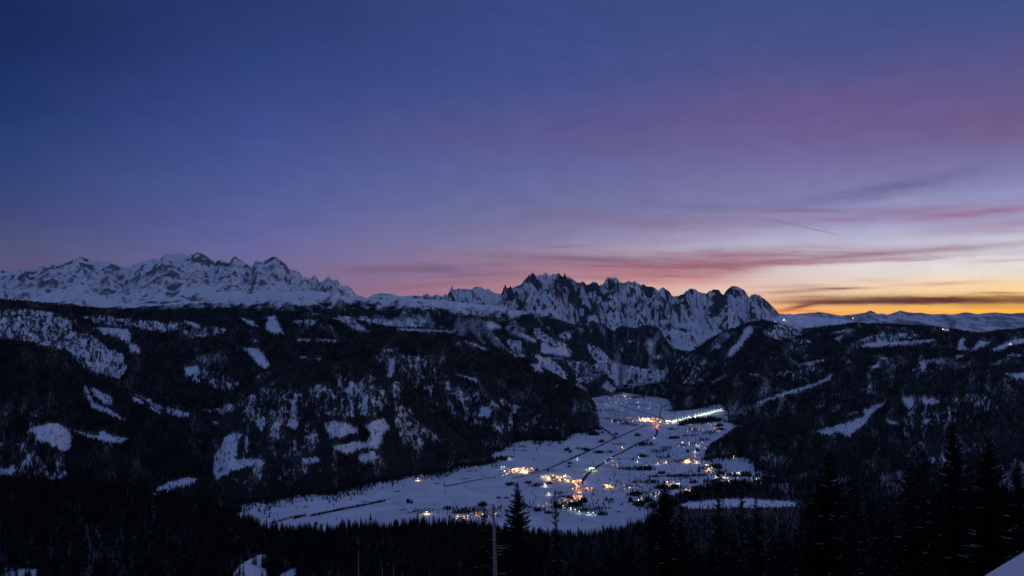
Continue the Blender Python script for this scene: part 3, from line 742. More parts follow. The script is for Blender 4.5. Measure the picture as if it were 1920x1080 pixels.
def near_z(t, D):
    t = np.asarray(t, float); D = np.asarray(D, float)
    px = t * F + 960
    bump = np.interp(px, [-200, 60, 200, 1600, 1760, 1835, 1880, 1925, 2100, 2500], [.03, .03, .0, .0, .06, .122, .146, .172, .21, .25])
    Dc = np.interp(px, [-200, 0, 700, 1100, 1260, 1500, 2200], [1500, 1500, 1500, 1500, 1850, 1850, 1700])
    ec = np.interp(t, nt_, ne_)
    za = ZC - 1.7 + D * (-.41 + bump * np.exp(-(D / 110.0) ** 2))
    z9 = ZC - 1.7 - .41 * 850
    q = np.clip((D - 850) / (Dc - 850), 0, 1)
    zb = z9 + (ZC + ec * Dc - z9) * q
    z = np.where(D < 850, za, zb)
    z = z + np.where(D < 850, 1, np.clip(1 - q, 0, 1)) * np.clip(D / 120, 0, 1) * 4 * fbm(t * D / 60, D / 60, 3, .5, 131)
    z = np.where(D > Dc, ZC + ec * Dc - (D - Dc) * .55, z)
    return z, Dc


tt = np.concatenate([np.linspace(-4, -1, 14), np.linspace(-.95, .95, 700), np.linspace(1, 4, 14)])
DD = np.concatenate([[-60, -20, -5], np.geomspace(1.0, 850, 150), np.linspace(856, 1900, 150), np.linspace(1930, 2600, 20)])
Tg, Dg = np.meshgrid(tt, DD)
Zg, Dcg = near_z(Tg, Dg)
Zg = np.where(Dg < 0, ZC - 1.7, Zg)
Xg = np.where(Dg < 0, Tg * 20, Tg * Dg)
pxg, pyg = unray(Tg, (Zg - ZC) / np.maximum(Dg, .5))
fg = cover(pxg, pyg, Xg, Dg, 1.0, .2)
fg = np.where(Dg > Dcg + 20, 1, fg)
fg = np.where((Dg < 130) & (pxg < 1780), np.minimum(fg, .5 + .5 * fbm(Xg / 8, Dg / 8, 3, .6, 7)), fg)
idx = np.arange(Tg.size).reshape(Tg.shape)
Fc = np.stack([idx[:-1, :-1], idx[:-1, 1:], idx[1:, 1:], idx[1:, :-1]], -1).reshape(-1, 4)
me = mk('hillside', np.stack([Xg, Dg, Zg], -1).reshape(-1, 3), Fc, [M_HILL], {'forest': fg, 'rock': np.zeros(Tg.size)}, True)
tag(mesh_obj('hillside', me), 'steep dark wooded hillside falling away below the viewpoint', kind='structure')

# valley floor and the ground beyond
t_ = np.linspace(-.62, .62, 420); D_ = np.concatenate([np.linspace(1700, 9300, 420)])
Tv, Dv = np.meshgrid(t_, D_)
Xv = Tv * Dv
rise = 55 * np.exp(-((Xv - 640) / 170) ** 2 - ((Dv - 5650) / 420) ** 2) * 0
Zv = vz(Xv, Dv)
idx = np.arange(Tv.size).reshape(Tv.shape)
Fc = np.stack([idx[:-1, :-1], idx[:-1, 1:], idx[1:, 1:], idx[1:, :-1]], -1).reshape(-1, 4)
me = mk('valley_floor', np.stack([Xv, Dv, Zv], -1).reshape(-1, 3), Fc, [M_VAL], {'forest': np.zeros(Tv.size), 'rock': np.zeros(Tv.size)}, True)
tag(mesh_obj('valley_floor', me), 'flat snow covered valley floor with scattered villages', kind='structure')
gs = 90000
me = mk('ground', [(-gs, -20000, -60), (gs, -20000, -60), (gs, gs, -60), (-gs, gs, -60)], [(0, 1, 2, 3)], [M_VAL], {'forest': np.zeros(4), 'rock': np.zeros(4)})
tag(mesh_obj('ground', me), 'snowy ground reaching to the horizon', kind='structure')


def vpt(px, py, dz=0.0):
    t, e = ray(px, py)
    D = ZC / -e
    X = t * D
    return float(X), float(D), float(vz(X, D)) + dz


# ------------------------------------------------------------------ spruce shapes
def spruce(seed, whorls, per, segs, base=.08, Rw=.17, snowp=.25, trunk_seg=7, wid=.16, gap=0.0, lean=0.0):
    """unit-height spruce: (trunk V,F), (crown V,F), (snow V,F)"""
    r = random.Random(seed)
    V, Fx, SV, SF = [], [], [], []
    for i in range(whorls):
        f = i / (whorls - 1)
        z = base + (1 - base) * (1 - (1 - f) ** 1.12) * .985
        rad = Rw * ((1 - f) ** .82) * (1.0 if f > .12 else .7 + .3 * f / .12) + .006
        a0 = r.uniform(0, 6.28)
        for j in range(per):
            if r.random() < gap: continue
            a = a0 + 6.2832 * j / per + r.uniform(-.35, .35)
            L = rad * r.uniform(.55, 1.18)
            ca, sa_ = math.cos(a), math.sin(a)
            zz = z + r.uniform(-.5, .5) / whorls
            dr = L * r.uniform(.25, .55) * (1.0 - .9 * f)
            up = L * .5 * f
            pts = []
            for q in range(segs + 1):
                u = q / segs
                h = zz - dr * (u ** 1.3) + up * u + (L * .10 * max(0, u - .7) / .3)
                pts.append((ca * L * u, sa_ * L * u, h))
            for q in range(segs):
                p, p2 = pts[q], pts[q + 1]
                u = (q + .6) / segs
                wv = L * wid * (1.35 - u) * r.uniform(.8, 1.5) + .002
                for s_ in (-1, 1):
                    tipf = r.uniform(.2, .7)
                    k = len(V)
                    tx = p2[0] + s_ * -sa_ * wv * 1.5 + ca * wv * tipf
                    ty = p2[1] + s_ * ca * wv * 1.5 + sa_ * wv * tipf
                    V += [p, p2, (tx, ty, p2[2] - wv * r.uniform(.25, .9))]
                    Fx.append((k, k + 1, k + 2))
                k = len(V)
                V += [p, p2, ((p[0] + p2[0]) / 2, (p[1] + p2[1]) / 2, min(p[2], p2[2]) - wv * r.uniform(.7, 1.4))]
                Fx.append((k, k + 1, k + 2))
            if r.random() < snowp and segs > 1:
                qa = r.randrange(0, max(1, segs - 1)); sw = L * .038 + .0007
                for q in range(qa, min(segs, qa + r.randrange(1, 4))):
                    p, p2 = pts[q], pts[q + 1]
                    k = len(SV); lift = .0012; w2 = sw * (1 - .25 * (q - qa))
                    SV += [(p[0] - sa_ * w2, p[1] + ca * w2, p[2] - w2 * .5 + lift), (p[0] + sa_ * w2, p[1] - ca * w2, p[2] - w2 * .5 + lift),
                           (p2[0] - sa_ * w2 * .7, p2[1] + ca * w2 * .7, p2[2] - w2 * .5 + lift), (p2[0] + sa_ * w2 * .7, p2[1] - ca * w2 * .7, p2[2] - w2 * .5 + lift),
                           (p[0], p[1], p[2] + w2 * .5 + lift), (p2[0], p2[1], p2[2] + w2 * .4 + lift)]
                    SF += [(k, k + 2, k + 5, k + 4), (k + 1, k + 4, k + 5, k + 3)]
    TV, TF = [], []
    for q in range(5):
        u = q / 4
        rr = .013 * (1 - u) ** .8 + .0012
        for s_ in range(trunk_seg):
            b = 6.2832 * s_ / trunk_seg
            TV.append((rr * math.cos(b) + lean * u * u, rr * math.sin(b), u * .995))
    for q in range(4):
        for s_ in range(trunk_seg):
            TF.append((q * trunk_seg + s_, q * trunk_seg + (s_ + 1) % trunk_seg, (q + 1) * trunk_seg + (s_ + 1) % trunk_seg, (q + 1) * trunk_seg + s_))
    return (TV, TF), (V, Fx), (SV, SF)


def lowtree(name, seed, m, tiers=4, sides=6, wide=.16):
    r = random.Random(seed)
    V, Fx = [], []
    for k in range(tiers):
        z0 = .06 + .8 * k / tiers; z1 = min(1.0, z0 + .46 - .04 * k)
        if k == tiers - 1: z1 = 1.0
        rad = wide * (1 - k / tiers) ** .9 + .02
        i0 = len(V)
        V.append((r.uniform(-.01, .01), r.uniform(-.01, .01), z1))
        for s_ in range(sides):
            a = 6.2832 * (s_ + r.uniform(-.3, .3)) / sides
            q = rad * r.uniform(.65, 1.25)
            V.append((q * math.cos(a), q * math.sin(a), z0 + r.uniform(-.04, .04)))
        for s_ in range(sides):
            Fx.append((i0, i0 + 1 + s_, i0 + 1 + (s_ + 1) % sides))
    return bpy.data.objects.new(name, mk(name, V, Fx, [m]))


def joined(name, parts, mats):
    V, Fx, mi = [], [], []
    for k, (v, f) in enumerate(parts):
        o = len(V); V += v; Fx += [tuple(i + o for i in q) for q in f]; mi += [k] * len(f)
    me = mk(name, V, Fx, mats, midx=mi)
    return bpy.data.objects.new(name, me)


P_FAR = [lowtree('conifer', 1, M_NEED, 3, 5, .17), lowtree('conifer', 2, M_DUST, 3, 5, .18), lowtree('conifer', 3, M_SNOWY, 3, 5, .16)]
P_MID = []
for sd, mm in ((11, M_NEED), (12, M_NEED), (13, M_DUST)):
    a, b, c = spruce(sd, 20, 6, 2, .05, .16, .10, 4, .3)
    P_MID.append(joined('conifer', [a, b, c], [M_BARK, mm, M_BOUGH]))


def scatter(name, label, P, scl, protos, pick, rot=None, cat=None):
    n = len(P)
    me = bpy.data.meshes.new(name)
    me.vertices.add(n); me.vertices.foreach_set('co', np.asarray(P, np.float32).ravel())
    for nm, ty, a in (('scl', 'FLOAT', scl), ('rot', 'FLOAT', RNG.uniform(0, 6.28, n)), ('wid', 'FLOAT', RNG.uniform(.8, 1.3, n))):
        at = me.attributes.new(nm, ty, 'POINT'); at.data.foreach_set('value', np.asarray(a, np.float32))
    at = me.attributes.new('pick', 'INT', 'POINT'); at.data.foreach_set('value', np.asarray(pick, np.int32))
    o = mesh_obj(name, me)
    g = bpy.data.node_groups.new(name + '_scatter', 'GeometryNodeTree')
    g.interface.new_socket('Geometry', in_out='INPUT', socket_type='NodeSocketGeometry')
    g.interface.new_socket('Geometry', in_out='OUTPUT', socket_type='NodeSocketGeometry')
    N = g.nodes; Lk = g.links
    gi = N.new('NodeGroupInput'); go = N.new('NodeGroupOutput')
    jn = N.new('GeometryNodeGeometryToInstance')
    for p in reversed(protos):
        oi = N.new('GeometryNodeObjectInfo'); oi.inputs['Object'].default_value = p
        Lk.new(oi.outputs['Geometry'], jn.inputs[0])
    ip = N.new('GeometryNodeInstanceOnPoints')
    ip.inputs['Pick Instance'].default_value = True

    def attr(nm, ty):
        a = N.new('GeometryNodeInputNamedAttribute'); a.data_type = ty; a.inputs['Name'].default_value = nm
        return a.outputs['Attribute']
    Lk.new(gi.outputs[0], ip.inputs['Points']); Lk.new(jn.outputs[0], ip.inputs['Instance'])
    Lk.new(attr('pick', 'INT'), ip.inputs['Instance Index'])
    cr = N.new('ShaderNodeCombineXYZ'); Lk.new(attr('rot', 'FLOAT'), cr.inputs[2])
    e2 = N.new('FunctionNodeEulerToRotation'); Lk.new(cr.outputs[0], e2.inputs[0]); Lk.new(e2.outputs[0], ip.inputs['Rotation'])
    mw = N.new('ShaderNodeMath'); mw.operation = 'MULTIPLY'
    sa_ = attr('scl', 'FLOAT'); Lk.new(sa_, mw.inputs[0]); Lk.new(attr('wid', 'FLOAT'), mw.inputs[1])
    cs = N.new('ShaderNodeCombineXYZ'); Lk.new(mw.outputs[0], cs.inputs[0]); Lk.new(mw.outputs[0], cs.inputs[1]); Lk.new(sa_, cs.inputs[2])
    Lk.new(cs.outputs[0], ip.inputs['Scale'])
    Lk.new(ip.outputs[0], go.inputs[0])
    md = o.modifiers.new('scatter', 'NODES'); md.node_group = g
    tag(o, label, None, None, 'stuff')
    return o


def grow(L, n, h, name, label, dusty=.35, hvar=.3):
    X, Y, Z, D = L.X, L.Y, L.Z, L.forest
    ax = X[:-1, 1:] - X[:-1, :-1]; ay = Y[1:, :-1] - Y[:-1, :-1]
    area = np.abs(ax * ay)
    den = (D[:-1, :-1] + D[1:, 1:]) / 2
    s = L.s[:-1, :-1]
    wgt = area * np.clip(den, 0, 1) * (s < 1.12)
    p = wgt.ravel() / wgt.sum()
    ch = RNG.choice(p.size, n, p=p)
    r_, c_ = np.unravel_index(ch, wgt.shape)
    u, v = RNG.random(n), RNG.random(n)

    def bil(A):
        return (A[r_, c_] * (1 - u) + A[r_, c_ + 1] * u) * (1 - v) + (A[r_ + 1, c_] * (1 - u) + A[r_ + 1, c_ + 1] * u) * v
    x, y, z = bil(X), bil(Y), bil(Z)
    dn = bil(D)
    scl = h * RNG.uniform(1 - hvar, 1 + hvar, n) * (.6 + .4 * dn)
    ns = fbm(x / 150, y / 220, 3, .6, 141) + RNG.normal(0, .3, n) + np.clip(1 - dn, 0, 1) * 1.3 + .02
    pick = np.where(ns > .62 - dusty * .5, 2, np.where(ns > .28 - dusty * .6, 1, 0))
    P = np.stack([x, y, z - .6], -1)
    t_, Df, isv = L.Df
    if isv:   # ragged forest edge standing out onto the valley snow
        m_ = n // 14
        k_ = RNG.integers(0, len(t_), m_); off = RNG.exponential(24, m_) * (1 + 1.6 * np.clip(perlin(t_[k_] * Df[k_] / 60, 0 * k_, 5) * 3, 0, 2)) - 25
        yy = Df[k_] - off; xx = t_[k_] * yy + RNG.normal(0, 16, m_)
        P = np.concatenate([P, np.stack([xx, yy, vz(xx, yy) - .3], -1)])
        scl = np.concatenate([scl, h * RNG.uniform(.5, 1.05, m_)]); pick = np.concatenate([pick, RNG.choice([0, 0, 1], m_)])
    return scatter(name, label, P, scl, P_FAR, pick)


grow(gfoot, 9000, 24, 'forest', 'dark forest on the knoll under the limestone range')
grow(plateau, 60000, 23, 'forest', 'spruces dotting the high plateau and its wooded flank')
grow(headhill, 5000, 22, 'forest', 'dark forest on the hill at the far valley end', .1)
grow(lrange, 60000, 24, 'forest', 'dark forest on the long slope below the plateau')
grow(mid, 60000, 23, 'forest', 'dark forest on the broad ridge above the valley', .5)
grow(front, 52000, 21, 'forest', 'dusted forest on the hill with bow tie meadows', .75)
grow(lhill, 45000, 22, 'forest', 'dark forest on the hill at the left edge', .3)
grow(rsnow, 3000, 22, 'forest', 'sparse spruces on the pale snow hill', .2)
grow(rback, 75000, 24, 'forest', 'dark forest on the long range at the right', .3)
grow(rfront, 52000, 22, 'forest', 'dark forest on the nearer hill at the right', .55)
grow(knoll, 9000, 20, 'forest', 'dark forest on the low rise by the snow meadow', .1)

# near forest (instanced mass) on the slope below us
n = 26000
tn = RNG.uniform(-.74, .74, n * 3); dn = np.sqrt(RNG.uniform(230 ** 2, 1950 ** 2, n * 3))
zn, dcn = near_z(tn, dn)
pxn, pyn = unray(tn, (zn - ZC) / dn)
cn = cover(pxn, pyn, tn * dn, dn, 1.0, .1)
ok = (RNG.random(n * 3) < cn) & (dn < dcn + 30) & ((pxn > 900) | (dn > 420))
# keep meadow rims from being hidden
ok &= ~((pxn > 1262) & (pxn < 1500) & (dn > 1600) & (RNG.random(n * 3) > .4))
tn, dn, zn = tn[ok][:n], dn[ok][:n], zn[ok][:n]
scl = RNG.uniform(9, 22, len(tn)) + np.where(RNG.random(len(tn)) < .12, 6, 0)
scl = np.where((tn * F + 960 > 1255) & (tn * F + 960 < 1505) & (dn > 1150), scl * .6, scl)
scatter('forest', 'black spruce forest filling the near slope', np.stack([tn * dn, dn, zn - .5], -1), scl, P_MID, np.where(tn > .05, RNG.integers(0, 3, len(tn)), RNG.integers(0, 2, len(tn))))

# ------------------------------------------------------------------ roads and hedges in the valley
def strip(name, pts, wdt, m, label, dz=.5, cat='road'):
    P = [np.array(vpt(*p)) for p in pts]
    Q = []
    for a, b in zip(P[:-1], P[1:]):
        k = max(2, int(np.linalg.norm(b - a) / 40))
        for i in range(k): Q.append(a + (b - a) * i / k)
    Q.append(P[-1])
    Q = np.array(Q)
    for _ in range(3): Q[1:-1] = (Q[:-2] + 2 * Q[1:-1] + Q[2:]) / 4
    d = np.gradient(Q[:, :2], axis=0); d /= np.linalg.norm(d, axis=1)[:, None]
    nrm = np.stack([-d[:, 1], d[:, 0]], -1) * wdt / 2
    V = []
    for q, k in zip(Q, nrm):
        for s_ in (-1, 1):
            x, y = q[0] + s_ * k[0], q[1] + s_ * k[1]
            V.append((x, y, float(vz(x, y)) + dz))
    Fx = [(2 * i, 2 * i + 1, 2 * i + 3, 2 * i + 2) for i in range(len(Q) - 1)]
    Fx = [f[::-1] for f in Fx]
    o = mesh_obj(name, mk(name, V, Fx, [m])); tag(o, label, kind='structure')
    return o


ROADS = [[(1086, 912), (1098, 893), (1110, 882), (1132, 868), (1150, 856), (1172, 845), (1195, 832), (1215, 825), (1228, 819), (1233, 811), (1229, 802)],
         [(1060, 865), (1040, 874), (1000, 888), (960, 898)], [(1212, 797), (1185, 808), (1150, 823), (1110, 843), (1080, 857), (1060, 865)],
         [(1160, 757), (1175, 765), (1200, 772), (1225, 778), (1242, 785), (1247, 790)], [(1247, 790), (1236, 778), (1240, 765), (1255, 760)]]
for k, r_ in enumerate(ROADS):
    strip('road', r_, (15, 11, 12, 15, 9)[k], M_ROAD, ['cleared dark road curving north from the central village', 'dark lane fading out beyond the left hamlet', 'straight dark road crossing the snowfields towards the far village', 'dark road linking the two far villages', 'short dark side road near the far village'][k], dz=.6 + .05 * k)
for k, (a, b) in enumerate([((975, 858), (1058, 872)), ((1072, 873), (1225, 880)), ((1090, 885), (1195, 882)), ((1245, 818), (1290, 822)), ((1290, 822), (1300, 845)), ((900, 905), (940, 897)), ((1190, 868), (1260, 866)), ((1120, 886), (1170, 890)),
                            ((930, 912), (990, 918)), ((995, 922), (1010, 935)), ((740, 943), (760, 950)), ((870, 912), (920, 925)), ((1000, 912), (1080, 925)), ((640, 960), (760, 925))]):
    strip('path', [a, ((a[0] + b[0]) / 2, (a[1] + b[1]) / 2 + 1), b], 4.5, M_TRACK, 'faint trodden track across the snowfields', dz=.35 + .02 * k)

TV_, TH_ = [], []


def hedge(x0, y0, x1, y1, n_, h=9, thick=1.0):
    for i in range(n_):
        u = random.random()
        X_, Y_, Z_ = vpt(x0 + (x1 - x0) * u + random.gauss(0, .25), y0 + (y1 - y0) * u + random.gauss(0, .35) * thick)
        TV_.append((X_, Y_, Z_)); TH_.append(h * random.uniform(.5, 1.3))


for a in [(508, 982, 550, 970, 90, 8), (551, 973, 573, 967, 110, 11), (583, 968, 723, 939, 600, 9), (835, 913, 880, 904, 150, 6), (880, 903, 930, 895, 120, 6),
          (1010, 889, 1060, 865, 60, 6), (1062, 864, 1110, 843, 110, 8), (1112, 842, 1210, 799, 160, 6), (1090, 900, 1105, 886, 40, 6),
          (1147, 833, 1172, 833, 60, 9), (1215, 895, 1250, 893, 60, 12), (1250, 894, 1325, 892, 160, 14), (1218, 901, 1219, 894, 20, 12),
          (1125, 800, 1155, 822, 90, 14), (1150, 822, 1150, 824, 14, 12), (1282, 818, 1310, 816, 60, 10), (1255, 822, 1275, 822, 60, 12)]:
    hedge(*a)
COP = [  # copses: column, row, half width, trees, height
    (1112, 815, 9, 60, 28), (1100, 845, 5, 20, 18), (1068, 848, 4, 16, 15), (1128, 829, 4, 16, 22), (1065, 843, 3, 10, 18), (1123, 849, 8, 50, 18), (1195, 818, 4, 16, 24), (1096, 843, 9, 34, 15), (1208, 834, 16, 90, 16), (1145, 848, 6, 22, 14),
    (1262, 822, 10, 60, 14), (1205, 856, 10, 46, 16), (1190, 862, 12, 30, 10), (1250, 840, 12, 40, 12), (1240, 846, 16, 40, 12), (1282, 835, 8, 20, 12), (1225, 848, 14, 36, 10), (1168, 878, 12, 40, 12), (1200, 880, 12, 60, 18), (1216, 880, 8, 40, 22), (1180, 880, 8, 20, 12),
    (1240, 888, 8, 30, 16), (1270, 865, 16, 50, 12), (1308, 846, 3, 14, 20), (1240, 858, 10, 26, 12), (1253, 858, 3, 12, 24), (1290, 848, 3, 10, 20), (1310, 885, 2, 8, 26), (1345, 878, 8, 50, 26), (1350, 890, 12, 60, 20), (1375, 892, 16, 50, 16),
    (1400, 892, 8, 40, 24), (1320, 878, 8, 24, 16), (1415, 897, 6, 26, 20), (1280, 896, 20, 50, 10), (1192, 928, 10, 150, 16), (1147, 940, 6, 30, 14), (1137, 938, 3, 12, 16), (1120, 955, 20, 60, 12), (1080, 948, 12, 90, 18), (1060, 935, 14, 60, 16),
    (1093, 942, 5, 40, 22), (1050, 950, 16, 60, 16), (1090, 957, 16, 50, 12), (1128, 965, 8, 40, 14), (1142, 953, 2, 6, 12), (1159, 960, 1, 3, 8), (1200, 947, 12, 70, 20), (1215, 940, 8, 50, 22), (1225, 950, 10, 60, 18), (1182, 941, 4, 14, 24),
    (1010, 957, 10, 40, 14), (985, 950, 20, 60, 12), (1030, 962, 8, 40, 12), (880, 958, 26, 90, 13), (860, 962, 14, 40, 12), (840, 955, 8, 26, 14), (905, 948, 8, 40, 18), (765, 942, 3, 16, 18), (772, 943, 3, 12, 14), (694, 975, 1, 3, 26), (593, 983, 3, 8, 14), (590, 985, 1, 2, 22),
    (800, 958, 20, 40, 9), (778, 960, 14, 30, 9), (1005, 910, 12, 50, 12), (990, 906, 6, 30, 14), (960, 908, 10, 34, 13), (953, 909, 3, 20, 14), (1030, 907, 5, 30, 10), (935, 934, 5, 16, 10), (950, 934, 5, 16, 10), (1050, 925, 10, 30, 10),
    (1036, 883, 10, 30, 7), (1028, 883, 1.5, 8, 14), (1004, 883, 4, 14, 12), (1007, 882, 2, 10, 16), (1066, 876, 4, 18, 12), (1069, 870, 3, 14, 14), (1058, 866, 3, 10, 10), (1000, 862, 1, 4, 14), (1029, 836, 1.2, 4, 18), (1050, 832, 4, 16, 14),
    (980, 838, 8, 24, 11), (985, 846, 6, 14, 9), (965, 845, 8, 20, 9), (1008, 832, 8, 26, 12), (960, 838, 12, 30, 12), (955, 858, 10, 50, 9), (1064, 844, 6, 16, 14), (1083, 841, 4, 14, 12), (1180, 758, 10, 30, 12), (1195, 745, 10, 60, 16), (1206, 746, 2, 10, 24),
    (1125, 753, 12, 36, 12), (1200, 760, 12, 40, 12), (1240, 762, 10, 30, 10), (1255, 770, 8, 30, 14), (1120, 770, 10, 40, 12), (1145, 770, 12, 40, 12), (1158, 790, 12, 70, 18), (1175, 795, 12, 60, 16), (1140, 785, 8, 24, 14), (1130, 812, 3, 8, 18), (1155, 815, 4, 14, 18),
    (1190, 798, 8, 30, 12), (1260, 805, 10, 40, 14), (1290, 793, 16, 120, 24), (1310, 790, 20, 200, 26), (1335, 788, 16, 180, 28), (1280, 797, 8, 60, 20), (1300, 806, 14, 40, 14), (1330, 812, 14, 50, 14), (1350, 806, 8, 40, 20), (1320, 825, 12, 40, 12),
    (1300, 832, 10, 30, 12), (1280, 835, 6, 14, 10), (1245, 845, 10, 24, 10), (1350, 800, 6, 50, 26), (1150, 900, 10, 12, 8), (1195, 905, 14, 40, 12), (1225, 905, 14, 50, 14), (1240, 915, 14, 60, 18), (1265, 915, 16, 80, 16),
    (1340, 905, 20, 80, 16), (1380, 908, 24, 90, 14), (1420, 905, 12, 40, 14), (1300, 905, 8, 24, 16), (573, 951, 1.2, 2, 6), (665, 926, 1, 2, 6), (680, 942, 1.2, 2, 7), (690, 918, 1, 2, 5), (745, 922, 1.2, 2, 6), (878, 884, 3, 6, 7), (872, 898, 4, 8, 6), (905, 893, 4, 8, 6), (820, 908, 5, 8, 5), (775, 902, 2, 5, 9),
    (507, 962, 2, 4, 4), (534, 955, 1, 2, 4)]
for (cx, cy, hw, n_, h) in COP:
    for i in range(int(n_ * 1.5)):
        X_, Y_, Z_ = vpt(cx + random.gauss(0, hw * .55), cy + random.gauss(0, max(.5, hw * .12)))
        TV_.append((X_, Y_, Z_)); TH_.append(h * random.uniform(.45, 1.15))
# garden trees strewn loosely through the settled part
for i in range(1700):
    cx, cy, sx, sy = random.choice([(1190, 770, 40, 14), (1150, 770, 30, 10), (1240, 855, 60, 14), (1330, 890, 40, 10), (1200, 905, 40, 8), (1080, 945, 40, 10), (900, 960, 40, 6), (1380, 905, 30, 5), (1300, 815, 30, 9), (1180, 745, 30, 4), (1215, 925, 25, 9), (1225, 950, 15, 10)])
    X_, Y_, Z_ = vpt(random.gauss(cx, sx), min(985, max(738, random.gauss(cy, sy))))
    TV_.append((X_, Y_, Z_)); TH_.append(random.uniform(5, 17))
scatter('copse_trees', 'dark copses, hedges and garden trees strewn over the valley floor', np.array(TV_), TH_, P_FAR, RNG.choice([0, 0, 0, 1], len(TV_)))

# ------------------------------------------------------------------ houses
def box(V, Fx, x0, x1, y0, y1, z0, z1):
    k = len(V)
    V += [(x0, y0, z0), (x1, y0, z0), (x1, y1, z0), (x0, y1, z0), (x0, y0, z1), (x1, y0, z1), (x1, y1, z1), (x0, y1, z1)]
    Fx += [(k, k + 3, k + 2, k + 1), (k + 4, k + 5, k + 6, k + 7), (k, k + 1, k + 5, k + 4), (k + 1, k + 2, k + 6, k + 5), (k + 2, k + 3, k + 7, k + 6), (k + 3, k, k + 4, k + 7)]


def gable(w_, l_, h, rh):
    V = [(-w_, -l_, -1), (w_, -l_, -1), (w_, l_, -1), (-w_, l_, -1), (-w_, -l_, h), (w_, -l_, h), (w_, l_, h), (-w_, l_, h), (0, -l_, h + rh), (0, l_, h + rh)]
    Fx = [(0, 1, 5, 8, 4), (2, 3, 7, 9, 6), (1, 2, 6, 5), (3, 0, 4, 7)]
    return V, Fx


def gable_roof(w_, l_, h, rh, ov=1.0, th=.5):
    V, Fx = [], []
    sl_ = rh / w_
    for s_ in (-1, 1):
        xe = s_ * (w_ + ov); ze = h - ov * sl_
        k = len(V)
        for y in (-l_ - ov, l_ + ov):
            V += [(xe, y, ze + .05), (0, y, h + rh + .05), (0, y, h + rh + .05 + th), (xe, y, ze + .05 + th)]
        Fx += [(k, k + 1, k + 2, k + 3), (k + 4, k + 7, k + 6, k + 5), (k, k + 4, k + 5, k + 1), (k + 2, k + 6, k + 7, k + 3), (k + 3, k + 7, k + 4, k)]
    return V, Fx


M_WALLS = [simple('dark_timber_wall', (.09, .06, .045), .85, .8), simple('plastered_wall', (.42, .40, .36), .85, .5, .1), simple('ochre_wall', (.40, .30, .2), .85, .5, .1)]
M_WIN = [emis('warm_lit_window', (1, .42, .12), 7), emis('pale_lit_window', (1, .78, .5), 7)]
HT = []
for k, (w_, l_, h, rh, wm) in enumerate([(5.5, 7, 5.5, 3, 0), (7, 9, 7, 3.5, 1), (6, 6.5, 5, 2.6, 2), (9, 15, 10, 4, 1), (5, 10, 4, 2.5, 0)]):
    V, Fx = gable(w_, l_, h, rh); wall_me = mk('wall', V, Fx, [M_WALLS[wm]])
    V, Fx = gable_roof(w_, l_, h, rh); roof_me = mk('roof', V, Fx, [M_SNOW])
    V, Fx = [], []; box(V, Fx, -.45, .45, -.6, .6, h, h + rh + 1.2); ch_me = mk('chimney', V, Fx, [M_WALLS[1]])
    HT.append((w_, l_, h, rh, wall_me, roof_me, ch_me))
V, Fx = [], []; box(V, Fx, -.9, .9, -.12, .12, -.75, .75)
WIN_ME = [mk('window', V, Fx, [m]) for m in M_WIN]


def house(px, py, kind_, lit, label, group, rot=None, cat='house', dz=0.0, pt=None):
    X_, Y_, Z_ = pt if pt else vpt(px, py)
    w_, l_, h, rh, wm, rm, cm = HT[kind_]
    o = bpy.data.objects.new('chalet', None); COL.objects.link(o)
    o.location = (X_, Y_, Z_); rz = random.uniform(-.6, .6) + random.choice([0, math.pi / 2]) if rot is None else rot
    o.rotation_euler = (0, 0, rz)
    tag(o, label, cat, group)
    mesh_obj('wall', wm, o); mesh_obj('roof', rm, o)
    c = mesh_obj('chimney', cm, o); c.location = (w_ * .4, l_ * .3, 0)
    c.location.z = -.0
    if lit:
        spots = []
        for zz in np.arange(1.8, h, 2.8):
            for s_ in (-1, 1):
                spots.append((s_ * w_ * .5, -l_ - .05, zz, 0)); spots.append((s_ * w_ * .5, l_ + .05, zz, 0))
                spots.append((-w_ - .05, s_ * l_ * .5, zz, math.pi / 2)); spots.append((w_ + .05, s_ * l_ * .5, zz, math.pi / 2))
        # only windows on walls that face the viewpoint can be seen lit
        vis = []
        for q in spots:
            nx, ny = (0, math.copysign(1, q[1])) if q[3] == 0 else (math.copysign(1, q[0]), 0)
            wy = math.sin(rz) * nx + math.cos(rz) * ny
            if wy < -.1: vis.append(q)
        for q in random.sample(vis, min(len(vis), lit)):
            wd = mesh_obj('window', random.choice(WIN_ME) if lit > 0 else WIN_ME[0], o)
            wd.location = q[:3]; wd.rotation_euler = (0, 0, q[3])
    return o


# ------------------------------------------------------------------ lamps
LC = {'o': (1.0, .36, .06), 'w': (1.0, .86, .66), 'y': (1.0, .66, .25), 'c': (.85, .95, 1.0), 'g': (.86, 1.0, .72), 'l': (.85, 1.0, .35), 'r': (1.0, .25, .10)}
E_M = {k: emis('lamp_glow_' + {'o': 'orange', 'w': 'warm_white', 'y': 'amber', 'c': 'cold_white', 'g': 'greenish_white', 'l': 'lime', 'r': 'red'}[k], c, 18) for k, c in LC.items()}
M_POLE = simple('galvanised_pole', (.25, .26, .27), .5)
V, Fx = [], []
for q in range(2):
    for s_ in range(6):
        a = s_ * math.pi / 3; V.append((.09 * math.cos(a), .09 * math.sin(a), q))
Fx = [(s_, (s_ + 1) % 6, 6 + (s_ + 1) % 6, 6 + s_) for s_ in range(6)]
POLE = mk('pole', V, Fx, [M_POLE])


